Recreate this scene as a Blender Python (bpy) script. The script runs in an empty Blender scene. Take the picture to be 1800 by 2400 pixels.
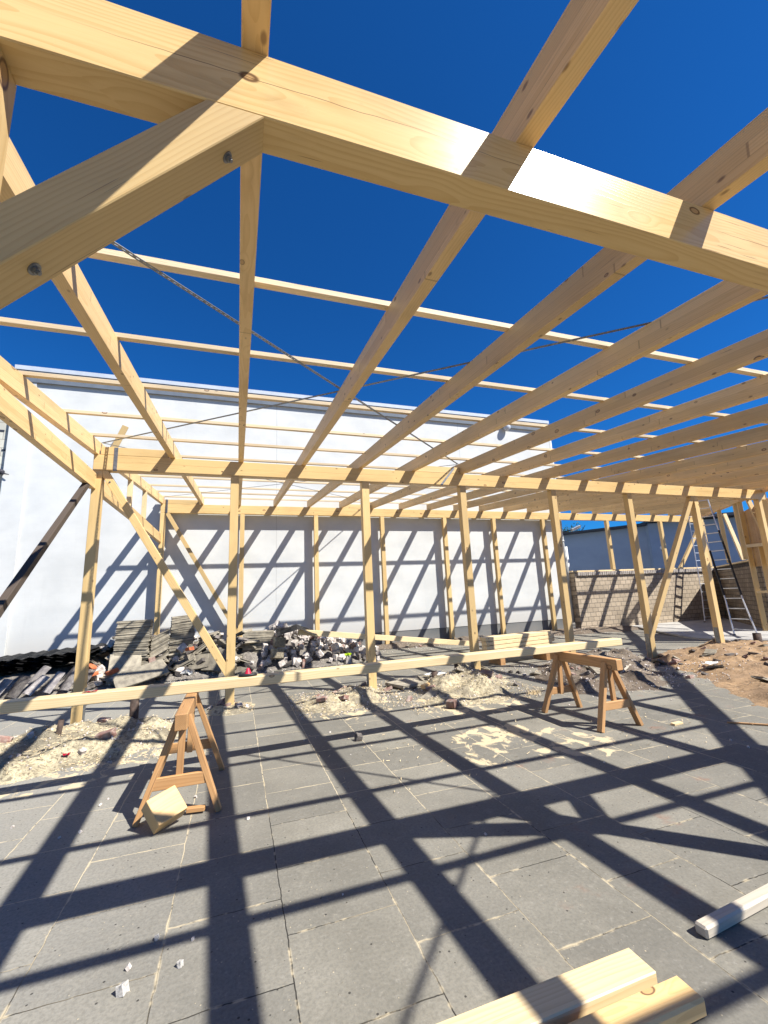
import bpy, bmesh, math, random
from mathutils import Vector, Matrix, noise
R = math.radians
SC = bpy.context.scene
COL = SC.collection

# ------------------------------------------------------------------ camera, sky, sun, exposure
cam_d = bpy.data.cameras.new('camera'); cam = bpy.data.objects.new('camera', cam_d); COL.objects.link(cam)
rx, dn, fw = (Vector((0.9474009, -0.3168692, -0.0450055)), Vector((0.0199623, 0.1988515, -0.9798263)),
              Vector((0.3194262, 0.9273899, 0.1947175)))
up = -dn; bk = -fw
cam.matrix_world = Matrix(((rx.x, up.x, bk.x, 0), (rx.y, up.y, bk.y, 0), (rx.z, up.z, bk.z, 1.55), (0, 0, 0, 1)))
cam_d.sensor_fit = 'VERTICAL'; cam_d.sensor_height = 24; cam_d.sensor_width = 18; cam_d.lens = 10.1007
cam_d.clip_start = 0.05; cam_d.clip_end = 2000
SC.camera = cam
SC.render.resolution_x = 768; SC.render.resolution_y = 1024
SUN = Vector((0.63, -0.60, 1.0)).normalized()          # towards the sun
world = bpy.data.worlds.new('World'); SC.world = world; world.use_nodes = True
wn = world.node_tree; wn.nodes.clear()
sky = wn.nodes.new('ShaderNodeTexSky'); sky.sky_type = 'NISHITA'; sky.sun_disc = False
sky.sun_elevation = math.asin(SUN.z); sky.sun_rotation = math.atan2(SUN.x, SUN.y)
sky.altitude = 300; sky.air_density = 1.0; sky.dust_density = 0.05; sky.ozone_density = 3.0
hs = wn.nodes.new('ShaderNodeVectorMath'); hs.operation = 'MULTIPLY'; hs.inputs[1].default_value = (0.11, 0.66, 1.33)   # the camera's deep blue white balance
bg = wn.nodes.new('ShaderNodeBackground'); bg.inputs['Strength'].default_value = 0.05
wo = wn.nodes.new('ShaderNodeOutputWorld')
wn.links.new(sky.outputs[0], hs.inputs[0]); wn.links.new(hs.outputs[0], bg.inputs[0]); wn.links.new(bg.outputs[0], wo.inputs[0])
sd = bpy.data.lights.new('sun', 'SUN'); sd.energy = 5.0; sd.angle = R(0.53); sd.color = (1.0, 0.965, 0.90)
so = bpy.data.objects.new('sun', sd); COL.objects.link(so)
so.matrix_world = SUN.to_track_quat('Z', 'Y').to_matrix().to_4x4(); so.location = (4, -4, 12)
SC.view_settings.view_transform = 'Standard'; SC.view_settings.look = 'None'; SC.view_settings.gamma = 1
SC.view_settings.use_curve_mapping = False
SC.view_settings.exposure = 1.0

# ------------------------------------------------------------------ object helpers
WM = {}
def link(o, M=None, parent=None):
    COL.objects.link(o)
    M = M if M is not None else Matrix.Identity(4)
    if parent is not None:
        o.parent = parent; o.matrix_parent_inverse = Matrix.Identity(4)
        o.matrix_basis = WM[parent.name].inverted() @ M
    else:
        o.matrix_basis = M
    WM[o.name] = M.copy()
    return o
def tag(o, label=None, cat=None, group=None, kind=None):
    if label: o['label'] = label
    if cat: o['category'] = cat
    if group: o['group'] = group
    if kind: o['kind'] = kind
    return o
def empty(name, loc, label, cat, group=None):
    o = bpy.data.objects.new(name, None); o.empty_display_size = 0.2
    link(o, Matrix.Translation(Vector(loc))); return tag(o, label, cat, group)
def mobj(name, bm, mat, M=None, parent=None, smooth=False):
    me = bpy.data.meshes.new(name); bm.to_mesh(me); bm.free()
    if smooth:
        for p in me.polygons: p.use_smooth = True
    me.materials.append(mat)
    return link(bpy.data.objects.new(name, me), M, parent)
def bbox(bm, c, s, rot=None, bev=0.0, seg=1):
    T = Matrix.Translation(Vector(c))
    if rot is not None: T = T @ rot
    g = bmesh.ops.create_cube(bm, size=1.0, matrix=T @ Matrix.Diagonal((s[0], s[1], s[2], 1)))
    if bev > 0:
        es = list({e for v in g['verts'] for e in v.link_edges})
        bmesh.ops.bevel(bm, geom=es, offset=bev, segments=seg, affect='EDGES', profile=0.6)
    return g
def frame(A, B, upv=(0, 0, 1)):
    A = Vector(A); B = Vector(B); X = (B - A); L = X.length; X.normalize()
    U = Vector(upv); Z = (U - X * U.dot(X)).normalized(); Y = Z.cross(X)
    return Matrix(((X.x, Y.x, Z.x, A.x), (X.y, Y.y, Z.y, A.y), (X.z, Y.z, Z.z, A.z), (0, 0, 0, 1))), L
def timber(name, A, B, w, h, mat, parent=None, upv=(0, 0, 1), bev=0.003, cut=None):
    M, L = frame(A, B, upv)
    bm = bmesh.new(); bbox(bm, (L / 2, 0, 0), (L, w, h), bev=bev)
    if cut:                                                     # planes given in world space, remove the positive side
        Mi = M.inverted()
        for co, no in cut:
            c = Mi @ Vector(co); n = (M.to_3x3().transposed() @ Vector(no)).normalized()
            r = bmesh.ops.bisect_plane(bm, geom=bm.verts[:] + bm.edges[:] + bm.faces[:], plane_co=c, plane_no=n, clear_outer=True)
            ed = [e for e in r['geom_cut'] if isinstance(e, bmesh.types.BMEdge)]
            bmesh.ops.contextual_create(bm, geom=ed)
    return mobj(name, bm, mat, M, parent)
def cyl(bm, A, B, r, n=12, r2=None, caps=True):
    M, L = frame(A, B, (0, 0, 1) if abs((Vector(B) - Vector(A)).normalized().z) < 0.95 else (0, 1, 0))
    T = M @ Matrix.Translation((L / 2, 0, 0)) @ Matrix.Rotation(math.pi / 2, 4, 'Y')
    bmesh.ops.create_cone(bm, cap_ends=caps, segments=n, radius1=r, radius2=r if r2 is None else r2, depth=L, matrix=T)
def dup(o, M, parent=None, label=None):
    c = o.copy(); COL.objects.link(c)
    if parent is None: c.parent = None
    c.matrix_basis = M if parent is None else WM[parent.name].inverted() @ M
    if parent is not None: c.parent = parent
    if label: c['label'] = label
    WM[c.name] = M.copy()
    return c

# ------------------------------------------------------------------ material helpers
class NT:
    def __init__(s, name):
        s.m = bpy.data.materials.new(name); s.m.use_nodes = True; s.t = s.m.node_tree
        s.b = s.t.nodes['Principled BSDF']; s.out = s.t.nodes['Material Output']
    def n(s, typ, **kw):
        nd = s.t.nodes.new(typ)
        for k, v in kw.items():
            if k.startswith('_'): setattr(nd, k[1:], v)
            else: nd.inputs[k.replace('#', ' ')].default_value = v
        return nd
    def l(s, a, b): s.t.links.new(a, b)
    def math(s, op, a, b=None, c=None, clamp=False):
        nd = s.t.nodes.new('ShaderNodeMath'); nd.operation = op; nd.use_clamp = clamp
        for i, v in enumerate((a, b, c)):
            if v is None: continue
            if isinstance(v, (int, float)): nd.inputs[i].default_value = v
            else: s.l(v, nd.inputs[i])
        return nd.outputs[0]
    def vec(s, op, a, b=None, sc=None):
        nd = s.t.nodes.new('ShaderNodeVectorMath'); nd.operation = op
        for i, v in enumerate((a, b)):
            if v is None: continue
            if isinstance(v, (tuple, list)): nd.inputs[i].default_value = v
            else: s.l(v, nd.inputs[i])
        if sc is not None: nd.inputs['Scale'].default_value = sc
        return nd.outputs[0]
    def mix(s, f, a, b, bt='MIX'):
        nd = s.t.nodes.new('ShaderNodeMix'); nd.data_type = 'RGBA'; nd.blend_type = bt
        for i, v in ((0, f), (6, a), (7, b)):
            if isinstance(v, (int, float)): nd.inputs[i].default_value = v
            elif isinstance(v, (tuple, list)): nd.inputs[i].default_value = (*v[:3], 1)
            else: s.l(v, nd.inputs[i])
        return nd.outputs[2]
    def ramp(s, f, lo, hi, a=0.0, b=1.0):
        nd = s.t.nodes.new('ShaderNodeMapRange'); nd.interpolation_type = 'SMOOTHSTEP'
        s.l(f, nd.inputs[0]); nd.inputs[1].default_value = lo; nd.inputs[2].default_value = hi
        nd.inputs[3].default_value = a; nd.inputs[4].default_value = b
        return nd.outputs[0]
    def noise(s, v, scale, detail=3, rough=0.5, dist=0.0, out=0):
        nd = s.n('ShaderNodeTexNoise'); nd.inputs['Scale'].default_value = scale; nd.inputs['Detail'].default_value = detail
        nd.inputs['Roughness'].default_value = rough; nd.inputs['Distortion'].default_value = dist
        if v is not None: s.l(v, nd.inputs['Vector'])
        return nd.outputs[out]
    def bump(s, h, strength=0.3, dist=0.01, prev=None):
        nd = s.n('ShaderNodeBump'); nd.inputs['Strength'].default_value = strength; nd.inputs['Distance'].default_value = dist
        s.l(h, nd.inputs['Height'])
        if prev is not None: s.l(prev, nd.inputs['Normal'])
        s.l(nd.outputs[0], s.b.inputs['Normal']); return nd.outputs[0]
    def base(s, c, rough=0.7, spec=0.5):
        if isinstance(c, (tuple, list)): s.b.inputs['Base Color'].default_value = (*c[:3], 1)
        else: s.l(c, s.b.inputs['Base Color'])
        if isinstance(rough, (int, float)): s.b.inputs['Roughness'].default_value = rough
        else: s.l(rough, s.b.inputs['Roughness'])
        s.b.inputs['Specular IOR Level'].default_value = spec

def wood_mat(name, light, dark, knots=0.55, rough=0.42, crack=0.0, lam=0.0, grey=0.0, spec=0.5, stain=0.3, vary=0.14):
    m = NT(name)
    tc = m.n('ShaderNodeTexCoord'); oi = m.n('ShaderNodeObjectInfo')
    rnd = oi.outputs['Random']
    cb = m.n('ShaderNodeCombineXYZ'); m.l(m.math('MULTIPLY', rnd, 37.0), cb.inputs[0]); m.l(m.math('MULTIPLY', rnd, 11.3), cb.inputs[1]); m.l(m.math('MULTIPLY', rnd, 23.7), cb.inputs[2])
    P0 = tc.outputs['Object']
    P = m.vec('ADD', P0, cb.outputs[0])
    # knots: voronoi cells, elongated a little along the grain
    kv = m.vec('MULTIPLY', P, (3.0, 5.0, 5.0))
    vo = m.n('ShaderNodeTexVoronoi'); vo.inputs['Scale'].default_value = 1.0; m.l(kv, vo.inputs['Vector'])
    kd = vo.outputs['Distance']
    sep = m.n('ShaderNodeSeparateColor'); m.l(vo.outputs['Color'], sep.inputs[0])
    sel = m.math('GREATER_THAN', sep.outputs[0], 1 - knots)
    rad = m.math('MULTIPLY_ADD', sep.outputs[1], 0.075, 0.05)
    kn = m.math('DIVIDE', kd, rad)                              # 1 at the knot's rim
    core = m.math('MULTIPLY', m.ramp(kn, 1.12, 0.98), sel)
    rim = m.math('MULTIPLY', m.math('MULTIPLY', m.ramp(kn, 0.72, 0.95), m.ramp(kn, 1.3, 1.02)), sel)
    halo = m.math('MULTIPLY', m.ramp(kn, 5.0, 1.0), sel)
    # growth rings seen along the member
    warp = m.noise(m.vec('MULTIPLY', P, (0.9, 5, 5)), 1.0, 2, 0.5, out=1)
    wv = m.vec('SCALE', m.vec('SUBTRACT', warp, (0.5, 0.5, 0.5)), sc=0.085)
    c2 = m.n('ShaderNodeCombineXYZ')
    m.l(m.math('MULTIPLY', halo, 0.018), c2.inputs[1]); m.l(m.math('MULTIPLY', halo, 0.018), c2.inputs[2])
    Pw = m.vec('ADD', m.vec('ADD', P0, wv), c2.outputs[0])
    off = m.n('ShaderNodeCombineXYZ')
    m.l(m.math('MULTIPLY_ADD', rnd, 0.30, -0.28), off.inputs[1]); m.l(m.math('MULTIPLY_ADD', rnd, -0.34, 0.30), off.inputs[2])
    Pr = m.vec('MULTIPLY', m.vec('ADD', Pw, off.outputs[0]), (0.012, 1, 1))
    wa = m.n('ShaderNodeTexWave'); wa.wave_type = 'RINGS'; wa.rings_direction = 'X'; wa.wave_profile = 'SAW'
    wa.inputs['Scale'].default_value = 26; wa.inputs['Distortion'].default_value = 0.6; wa.inputs['Detail'].default_value = 1; wa.inputs['Detail Scale'].default_value = 1.5
    m.l(Pr, wa.inputs['Vector'])
    ring = m.ramp(wa.outputs['Fac'], 0.35, 1.0)
    fib = m.noise(m.vec('MULTIPLY', P, (3.0, 120, 120)), 1.0, 3, 0.6)
    blot = m.noise(m.vec('MULTIPLY', P, (0.8, 3, 3)), 1.0, 3, 0.6)
    f = m.math('ADD', m.math('MULTIPLY', ring, 0.42), m.math('MULTIPLY_ADD', fib, 0.5, -0.2), clamp=True)
    c = m.mix(f, light, dark)
    c = m.mix(m.ramp(blot, 0.45, 0.75, 0, stain), c, tuple(x * 0.62 for x in dark))
    if grey: c = m.mix(m.ramp(m.noise(P, 2.2, 4), 0.3, 0.7, 0, grey), c, (0.33, 0.30, 0.26))
    c = m.mix(m.math('MULTIPLY', halo, 0.25), c, tuple(x * 1.12 for x in light))
    c = m.mix(m.math('MULTIPLY', core, 0.55), c, (0.34, 0.17, 0.07))
    c = m.mix(m.math('MULTIPLY', rim, 0.85), c, (0.10, 0.05, 0.025))
    sx = m.n('ShaderNodeSeparateXYZ'); m.l(P0, sx.inputs[0])
    if lam:                                                     # glue lines and finger joints of laminated timber
        zz = m.math('ADD', sx.outputs[2], m.math('MULTIPLY', rnd, 0.03))
        fr = m.math('ABSOLUTE', m.math('SUBTRACT', m.math('FRACT', m.math('DIVIDE', zz, 0.071)), 0.5))
        ln = m.ramp(fr, 0.022, 0.010, 0, 0.42 * lam)
        c = m.mix(ln, c, (0.16, 0.09, 0.045))
        lid = m.math('FLOOR', m.math('ADD', m.math('DIVIDE', zz, 0.071), 0.5))
        wn_ = m.n('ShaderNodeTexWhiteNoise'); wn_.noise_dimensions = '1D'; m.l(m.math('ADD', lid, m.math('MULTIPLY', rnd, 91.0)), wn_.inputs['W'])
        lx = m.math('ADD', sx.outputs[0], m.math('MULTIPLY', wn_.outputs[0], 3.3))
        fx = m.math('ABSOLUTE', m.math('SUBTRACT', m.math('FRACT', m.math('DIVIDE', lx, 2.1)), 0.5))
        c = m.mix(m.ramp(fx, 0.0035, 0.0015, 0, 0.5 * lam), c, (0.12, 0.065, 0.03))
        wn2 = m.n('ShaderNodeTexWhiteNoise'); wn2.noise_dimensions = '2D'
        cc = m.n('ShaderNodeCombineXYZ'); m.l(lid, cc.inputs[0]); m.l(m.math('FLOOR', m.math('ADD', m.math('DIVIDE', lx, 2.1), 0.5)), cc.inputs[1])
        m.l(m.vec('ADD', cc.outputs[0], cb.outputs[0]), wn2.inputs['Vector'])
        c = m.mix(m.math('MULTIPLY', wn2.outputs[0], 0.32 * lam), c, tuple(x * 0.72 for x in dark))
    if crack:                                                   # one long drying crack
        cn = m.noise(m.vec('MULTIPLY', P, (1.1, 0.3, 0.0)), 1.0, 4, 0.55)
        cz = m.math('ABSOLUTE', m.math('SUBTRACT', sx.outputs[2], m.math('MULTIPLY_ADD', cn, 0.09, -0.03)))
        pres = m.ramp(m.noise(m.vec('MULTIPLY', P, (0.5, 0, 0)), 1.0, 1), 0.40, 0.5)
        ck = m.math('MULTIPLY', m.ramp(cz, 0.0022, 0.0006), pres)
        c = m.mix(m.math('MULTIPLY', ck, 0.8 * crack), c, (0.12, 0.06, 0.025))
    v2 = m.n('ShaderNodeTexVoronoi'); v2.inputs['Scale'].default_value = 1.0; m.l(m.vec('MULTIPLY', P, (5.5, 11, 11)), v2.inputs['Vector'])
    s2 = m.n('ShaderNodeSeparateColor'); m.l(v2.outputs['Color'], s2.inputs[0])
    pk = m.math('MULTIPLY', m.ramp(v2.outputs['Distance'], 0.16, 0.07), m.math('GREATER_THAN', s2.outputs[0], 1 - knots * 0.55))
    c = m.mix(m.math('MULTIPLY', pk, 0.7), c, (0.12, 0.06, 0.028))
    chk = m.noise(m.vec('MULTIPLY', P, (2.6, 95, 95)), 1.0, 2, 0.5)
    chm = m.math('MULTIPLY', m.ramp(chk, 0.70, 0.74), m.ramp(m.noise(m.vec('MULTIPLY', P, (1.2, 6, 6)), 1.0, 2), 0.5, 0.6))
    c = m.mix(m.math('MULTIPLY', chm, 0.6), c, (0.13, 0.065, 0.03))
    c = m.mix(m.ramp(m.noise(m.vec('MULTIPLY', P, (1.5, 9, 9)), 1.0, 4, 0.65), 0.55, 0.8, 0, 0.3), c, tuple(x * 0.5 for x in dark))
    g = m.math('MULTIPLY_ADD', rnd, 2 * vary, 1 - vary)
    hsn = m.n('ShaderNodeHueSaturation'); m.l(c, hsn.inputs['Color']); m.l(g, hsn.inputs['Value'])
    m.base(hsn.outputs[0], m.math('MULTIPLY_ADD', blot, 0.2, rough - 0.08), spec)
    m.bump(m.math('ADD', m.math('MULTIPLY', fib, 0.6), m.math('MULTIPLY', ring, 0.4)), 0.12, 0.002)
    return m.m

SPR_L, SPR_D = (0.66, 0.475, 0.225), (0.50, 0.305, 0.11)
W_GIRD = wood_mat('spruce_girder', SPR_L, SPR_D, knots=0.45, rough=0.25, crack=1.0, vary=0.04, spec=0.17)
W_RAFT = wood_mat('spruce_rafter', (0.74, 0.52, 0.25), (0.55, 0.345, 0.13), knots=0.9, rough=0.48, lam=1.0, stain=0.3)
W_POST = wood_mat('spruce_post', (0.63, 0.45, 0.205), (0.48, 0.30, 0.105), knots=0.5, rough=0.45)
W_BATT = wood_mat('spruce_batten', (0.74, 0.59, 0.38), (0.58, 0.42, 0.23), knots=0.4, rough=0.5)
W_PALE = wood_mat('spruce_pale', (0.72, 0.56, 0.32), (0.54, 0.38, 0.18), knots=0.38, rough=0.5, vary=0.06)
W_HORSE = wood_mat('pine_aged', (0.46, 0.255, 0.105), (0.30, 0.145, 0.05), knots=0.4, rough=0.6, stain=0.5)
W_WHITE = wood_mat('timber_white_washed', (0.50, 0.44, 0.345), (0.38, 0.32, 0.245), knots=0.2, rough=0.6, grey=0.2)
W_DARK = wood_mat('timber_dark', (0.085, 0.062, 0.045), (0.04, 0.028, 0.02), knots=0.2, rough=0.7)  # weathered wood, darkened further to hold the shade on its underside
W_BOARD = wood_mat('spruce_board', (0.42, 0.26, 0.115), (0.28, 0.155, 0.06), knots=0.8, rough=0.55)
W_BLOCK = wood_mat('spruce_offcut', (0.68, 0.45, 0.20), (0.52, 0.30, 0.11), knots=0.1, rough=0.55)

def simple_mat(name, c1, c2, scale=8, rough=0.8, bump=0.3, bdist=0.01, spec=0.3, metal=0.0, detail=5, objvar=0.0):
    m = NT(name); tc = m.n('ShaderNodeTexCoord'); oi = m.n('ShaderNodeObjectInfo')
    P = m.vec('ADD', tc.outputs['Object'], m.vec('SCALE', oi.outputs['Location'], sc=1.37))
    n1 = m.noise(P, scale, detail, 0.6)
    c = m.mix(m.ramp(n1, 0.3, 0.7), c1, c2)
    if objvar:
        h = m.n('ShaderNodeHueSaturation'); m.l(c, h.inputs['Color'])
        m.l(m.math('MULTIPLY_ADD', oi.outputs['Random'], 2 * objvar, 1 - objvar), h.inputs['Value']); c = h.outputs[0]
    m.base(c, rough, spec); m.b.inputs['Metallic'].default_value = metal
    if bump: m.bump(m.noise(P, scale * 5, 4, 0.6), bump, bdist)
    return m.m
M_STEEL = simple_mat('galvanised_steel', (0.30, 0.31, 0.32), (0.20, 0.21, 0.22), 20, 0.45, 0.05, 0.001, 0.5, 0.85)
M_ALU = simple_mat('aluminium', (0.72, 0.73, 0.74), (0.6, 0.61, 0.62), 15, 0.38, 0.03, 0.001, 0.5, 0.75)
M_BLACK = simple_mat('black_sleeve', (0.012, 0.012, 0.013), (0.02, 0.02, 0.022), 20, 0.5, 0.0)
M_SHEET = simple_mat('bitumen_sheet', (0.018, 0.018, 0.02), (0.05, 0.048, 0.046), 5, 0.5, 0.4, 0.006, 0.5)
M_SLATE = simple_mat('old_concrete_slab', (0.30, 0.265, 0.20), (0.17, 0.15, 0.118), 9, 0.9, 0.6, 0.006, 0.2, objvar=0.35)
M_RUB = simple_mat('rubble_pale', (0.62, 0.56, 0.50), (0.32, 0.28, 0.25), 10, 0.92, 0.7, 0.008, 0.2, objvar=0.3)
M_RUBD = simple_mat('rubble_dark', (0.16, 0.14, 0.125), (0.07, 0.062, 0.055), 10, 0.92, 0.7, 0.008, 0.2, objvar=0.4)
M_BRK = simple_mat('brick_orange', (0.52, 0.17, 0.07), (0.36, 0.10, 0.045), 14, 0.9, 0.5, 0.004, 0.2)
M_BRKR = simple_mat('brick_red_dusty', (0.20, 0.10, 0.078), (0.33, 0.265, 0.225), 11, 0.92, 0.5, 0.004, 0.2, objvar=0.2)
M_TILE = simple_mat('roof_tile_grey', (0.42, 0.385, 0.35), (0.22, 0.195, 0.19), 9, 0.8, 0.4, 0.003, 0.3, objvar=0.3)
M_WHITE = simple_mat('white_scrap', (0.85, 0.85, 0.83), (0.7, 0.7, 0.68), 9, 0.6, 0.1)
M_STONE = simple_mat('white_pebble', (0.52, 0.50, 0.46), (0.34, 0.32, 0.29), 30, 0.8, 0.5, 0.004)
M_RED = simple_mat('red_plastic', (0.55, 0.02, 0.05), (0.45, 0.015, 0.04), 10, 0.4, 0.0)
M_YEL = simple_mat('yellow_green_plastic', (0.62, 0.80, 0.03), (0.5, 0.7, 0.02), 10, 0.5, 0.0)
M_RUST = simple_mat('rusty_pipe', (0.035, 0.025, 0.02), (0.09, 0.06, 0.045), 14, 0.8, 0.4, 0.003)
M_GUT = simple_mat('dark_gutter', (0.03, 0.035, 0.045), (0.05, 0.055, 0.07), 6, 0.5, 0.0)
M_CONC = simple_mat('pale_concrete', (0.40, 0.38, 0.35), (0.30, 0.29, 0.27), 3, 0.9, 0.3, 0.004)
M_FASC = simple_mat('shaded_fascia', (0.14, 0.165, 0.20), (0.11, 0.13, 0.16), 3, 0.7, 0.0)  # shadow under the roof overhang is mixed into this dark tone
M_GLASS = simple_mat('lamp_cover', (0.75, 0.76, 0.76), (0.6, 0.61, 0.61), 6, 0.3, 0.0)
M_LEAF = simple_mat('leaf_green', (0.05, 0.11, 0.025), (0.025, 0.06, 0.015), 30, 0.6, 0.0)
M_BARK = simple_mat('bark', (0.10, 0.075, 0.05), (0.06, 0.045, 0.03), 20, 0.9, 0.5)
M_FIBRE = simple_mat('wood_shaving', (0.70, 0.56, 0.34), (0.48, 0.36, 0.2), 40, 0.8, 0.0)
M_BIRD = simple_mat('dark_iron', (0.02, 0.02, 0.03), (0.04, 0.04, 0.05), 20, 0.6, 0.0)

def paving_mat():
    m = NT('concrete_paving'); tc = m.n('ShaderNodeTexCoord'); P = tc.outputs['Object']
    sx = m.n('ShaderNodeSeparateXYZ'); m.l(P, sx.inputs[0])
    jit = m.noise(P, 9, 3, 0.6, out=1)
    js = m.n('ShaderNodeSeparateXYZ'); m.l(jit, js.inputs[0])
    u = m.math('ADD', m.math('SUBTRACT', sx.outputs[1], 0.522), m.math('MULTIPLY_ADD', js.outputs[0], 0.022, -0.011))
    v = m.math('ADD', m.math('SUBTRACT', sx.outputs[0], 0.258), m.math('MULTIPLY_ADD', js.outputs[1], 0.018, -0.009))
    cb = m.n('ShaderNodeCombineXYZ'); m.l(u, cb.inputs[0]); m.l(v, cb.inputs[1])
    def brick(w, s):
        b = m.n('ShaderNodeTexBrick'); b.offset = 0.5; b.offset_frequency = 2; b.squash = 1
        b.inputs['Scale'].default_value = 1; b.inputs['Mortar Size'].default_value = w; b.inputs['Mortar Smooth'].default_value = s
        b.inputs['Brick Width'].default_value = 0.548; b.inputs['Row Height'].default_value = 0.551
        b.inputs['Color1'].default_value = (0, 0, 0, 1); b.inputs['Color2'].default_value = (1, 1, 1, 1); b.inputs['Mortar'].default_value = (0.5, 0.5, 0.5, 1)
        m.l(cb.outputs[0], b.inputs['Vector']); return b
    bj = brick(0.0034, 0.4); bc = brick(0.0, 0.0)
    shade = m.n('ShaderNodeSeparateColor'); m.l(bc.outputs['Color'], shade.inputs[0])
    n1 = m.noise(P, 1.3, 5, 0.6); n2 = m.noise(P, 7, 5, 0.65); n3 = m.noise(P, 60, 3, 0.7); n4 = m.noise(P, 0.45, 3, 0.5)
    c = m.mix(m.ramp(n1, 0.3, 0.7), (0.168, 0.156, 0.126), (0.252, 0.235, 0.192))
    c = m.mix(m.math('MULTIPLY', shade.outputs[0], 0.75), c, (0.135, 0.128, 0.110))
    c = m.mix(m.ramp(sx.outputs[0], 0.6, -1.6, 0, 0.55), c, (0.31, 0.30, 0.27))          # slabs get paler towards the left
    c = m.mix(m.ramp(n2, 0.5, 0.72, 0, 0.35), c, (0.27, 0.25, 0.205))
    c = m.mix(m.ramp(n3, 0.38, 0.68, 0, 0.42), c, (0.10, 0.095, 0.08))
    c = m.mix(m.ramp(m.noise(P, 34, 4, 0.7), 0.54, 0.72, 0, 0.4), c, (0.30, 0.28, 0.24))
    rust = m.math('MULTIPLY', m.ramp(m.noise(P, 2.6, 4, 0.6), 0.62, 0.74), m.ramp(sx.outputs[0], 0.8, 2.0))
    c = m.mix(m.math('MULTIPLY', rust, 0.45), c, (0.22, 0.105, 0.065))
    # dark pits and pale grains
    vp = m.n('ShaderNodeTexVoronoi'); vp.inputs['Scale'].default_value = 26; m.l(P, vp.inputs['Vector'])
    vps = m.n('ShaderNodeSeparateColor'); m.l(vp.outputs['Color'], vps.inputs[0])
    pit = m.math('MULTIPLY', m.ramp(vp.outputs['Distance'], 0.17, 0.09), m.math('GREATER_THAN', vps.outputs[0], 0.80))
    c = m.mix(m.math('MULTIPLY', pit, 0.8), c, (0.022, 0.02, 0.018))
    vg = m.n('ShaderNodeTexVoronoi'); vg.inputs['Scale'].default_value = 42; m.l(m.vec('ADD', P, (3.1, 1.7, 0)), vg.inputs['Vector'])
    vgs = m.n('ShaderNodeSeparateColor'); m.l(vg.outputs['Color'], vgs.inputs[0])
    dens = m.ramp(m.noise(m.vec('ADD', P, (5, 2, 0)), 1.1, 3), 0.42, 0.62, 0.97, 0.72)
    gr = m.math('MULTIPLY', m.ramp(vg.outputs['Distance'], 0.21, 0.12), m.math('GREATER_THAN', vgs.outputs[0], dens))
    c = m.mix(m.math('MULTIPLY', gr, m.math('MULTIPLY', vgs.outputs[1], 0.8)), c, (0.42, 0.36, 0.25))
    # sawdust lying in patches
    def spot(x, y, r1, r0):
        d = m.vec('DISTANCE', P, (x, y, 0)); nd = m.t.nodes[-1]
        return m.ramp(nd.outputs['Value'], r0, r1)
    def spotv(x, y, r1, r0):
        nd = m.n('ShaderNodeVectorMath'); nd.operation = 'DISTANCE'; m.l(P, nd.inputs[0]); nd.inputs[1].default_value = (x, y, 0)
        return m.ramp(nd.outputs['Value'], r0, r1)
    sd1 = m.math('MAXIMUM', spotv(2.75, 4.45, 0.3, 0.95), spotv(3.3, 4.0, 0.3, 0.9))
    sd1 = m.math('MAXIMUM', sd1, m.math('MULTIPLY', spotv(2.25, 4.0, 0.1, 0.75), 0.85))
    sd1 = m.math('MAXIMUM', sd1, m.math('MULTIPLY', spotv(1.6, 6.6, 0.5, 1.3), 0.9))
    sd1 = m.math('MAXIMUM', sd1, m.math('MULTIPLY', spotv(3.3, 6.1, 0.6, 1.5), 0.95))
    sd1 = m.math('MAXIMUM', sd1, m.math('MULTIPLY', spotv(-1.6, 6.0, 0.9, 1.6), 0.9))
    sdn = m.noise(m.vec('MULTIPLY', P, (3.2, 2.2, 1)), 1.6, 5, 0.62, 0.6)
    sdm = m.ramp(m.math('ADD', sdn, m.math('MULTIPLY_ADD', sd1, 0.42, -0.42)), 0.47, 0.53)
    saw = m.mix(n3, (0.66, 0.54, 0.34), (0.50, 0.40, 0.245))
    c = m.mix(m.math('MULTIPLY', sdm, 0.78), c, saw)
    # joints: sand and sawdust in some, dark gaps in others
    jm = bj.outputs['Fac']
    jn = m.noise(m.vec('ADD', P, (9, 4, 0)), 0.9, 3, 0.5)
    jn2 = m.noise(P, 22, 3, 0.6)
    jfill = m.math('MULTIPLY', m.ramp(m.math('ADD', jn, m.ramp(sx.outputs[1], 1.8, 4.6, -0.16, 0.08)), 0.33, 0.50), m.ramp(jn2, 0.30, 0.46))
    jc = m.mix(jfill, (0.03, 0.028, 0.024), m.mix(m.ramp(m.math('ADD', sx.outputs[1], m.math('MULTIPLY', jn, 2.0)), 3.4, 5.0), (0.30, 0.255, 0.175), (0.56, 0.47, 0.31)))
    c = m.mix(jm, c, jc)
    wide = m.n('ShaderNodeMath')
    m.t.nodes.remove(wide)
    bw = brick(0.012, 0.9)
    c = m.mix(m.math('MULTIPLY', m.math('MULTIPLY', bw.outputs['Fac'], m.ramp(m.noise(P, 5, 4, 0.7), 0.5, 0.62)), 0.75), c, (0.50, 0.42, 0.28))
    m.base(c, 0.82, 0.28)
    h = m.math('ADD', m.math('MULTIPLY', n3, 0.35), m.math('MULTIPLY', n2, 0.5))
    h = m.math('SUBTRACT', h, m.math('MULTIPLY', jm, 1.4)); h = m.math('SUBTRACT', h, m.math('MULTIPLY', pit, 0.7)); h = m.math('ADD', h, m.math('MULTIPLY', gr, 0.5))
    h = m.math('ADD', m.math('ADD', h, m.math('MULTIPLY', sdm, 0.5)), m.math('MULTIPLY', shade.outputs[0], 0.5))
    m.bump(h, 0.55, 0.006)
    return m.m
M_PAVE = paving_mat()

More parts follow.
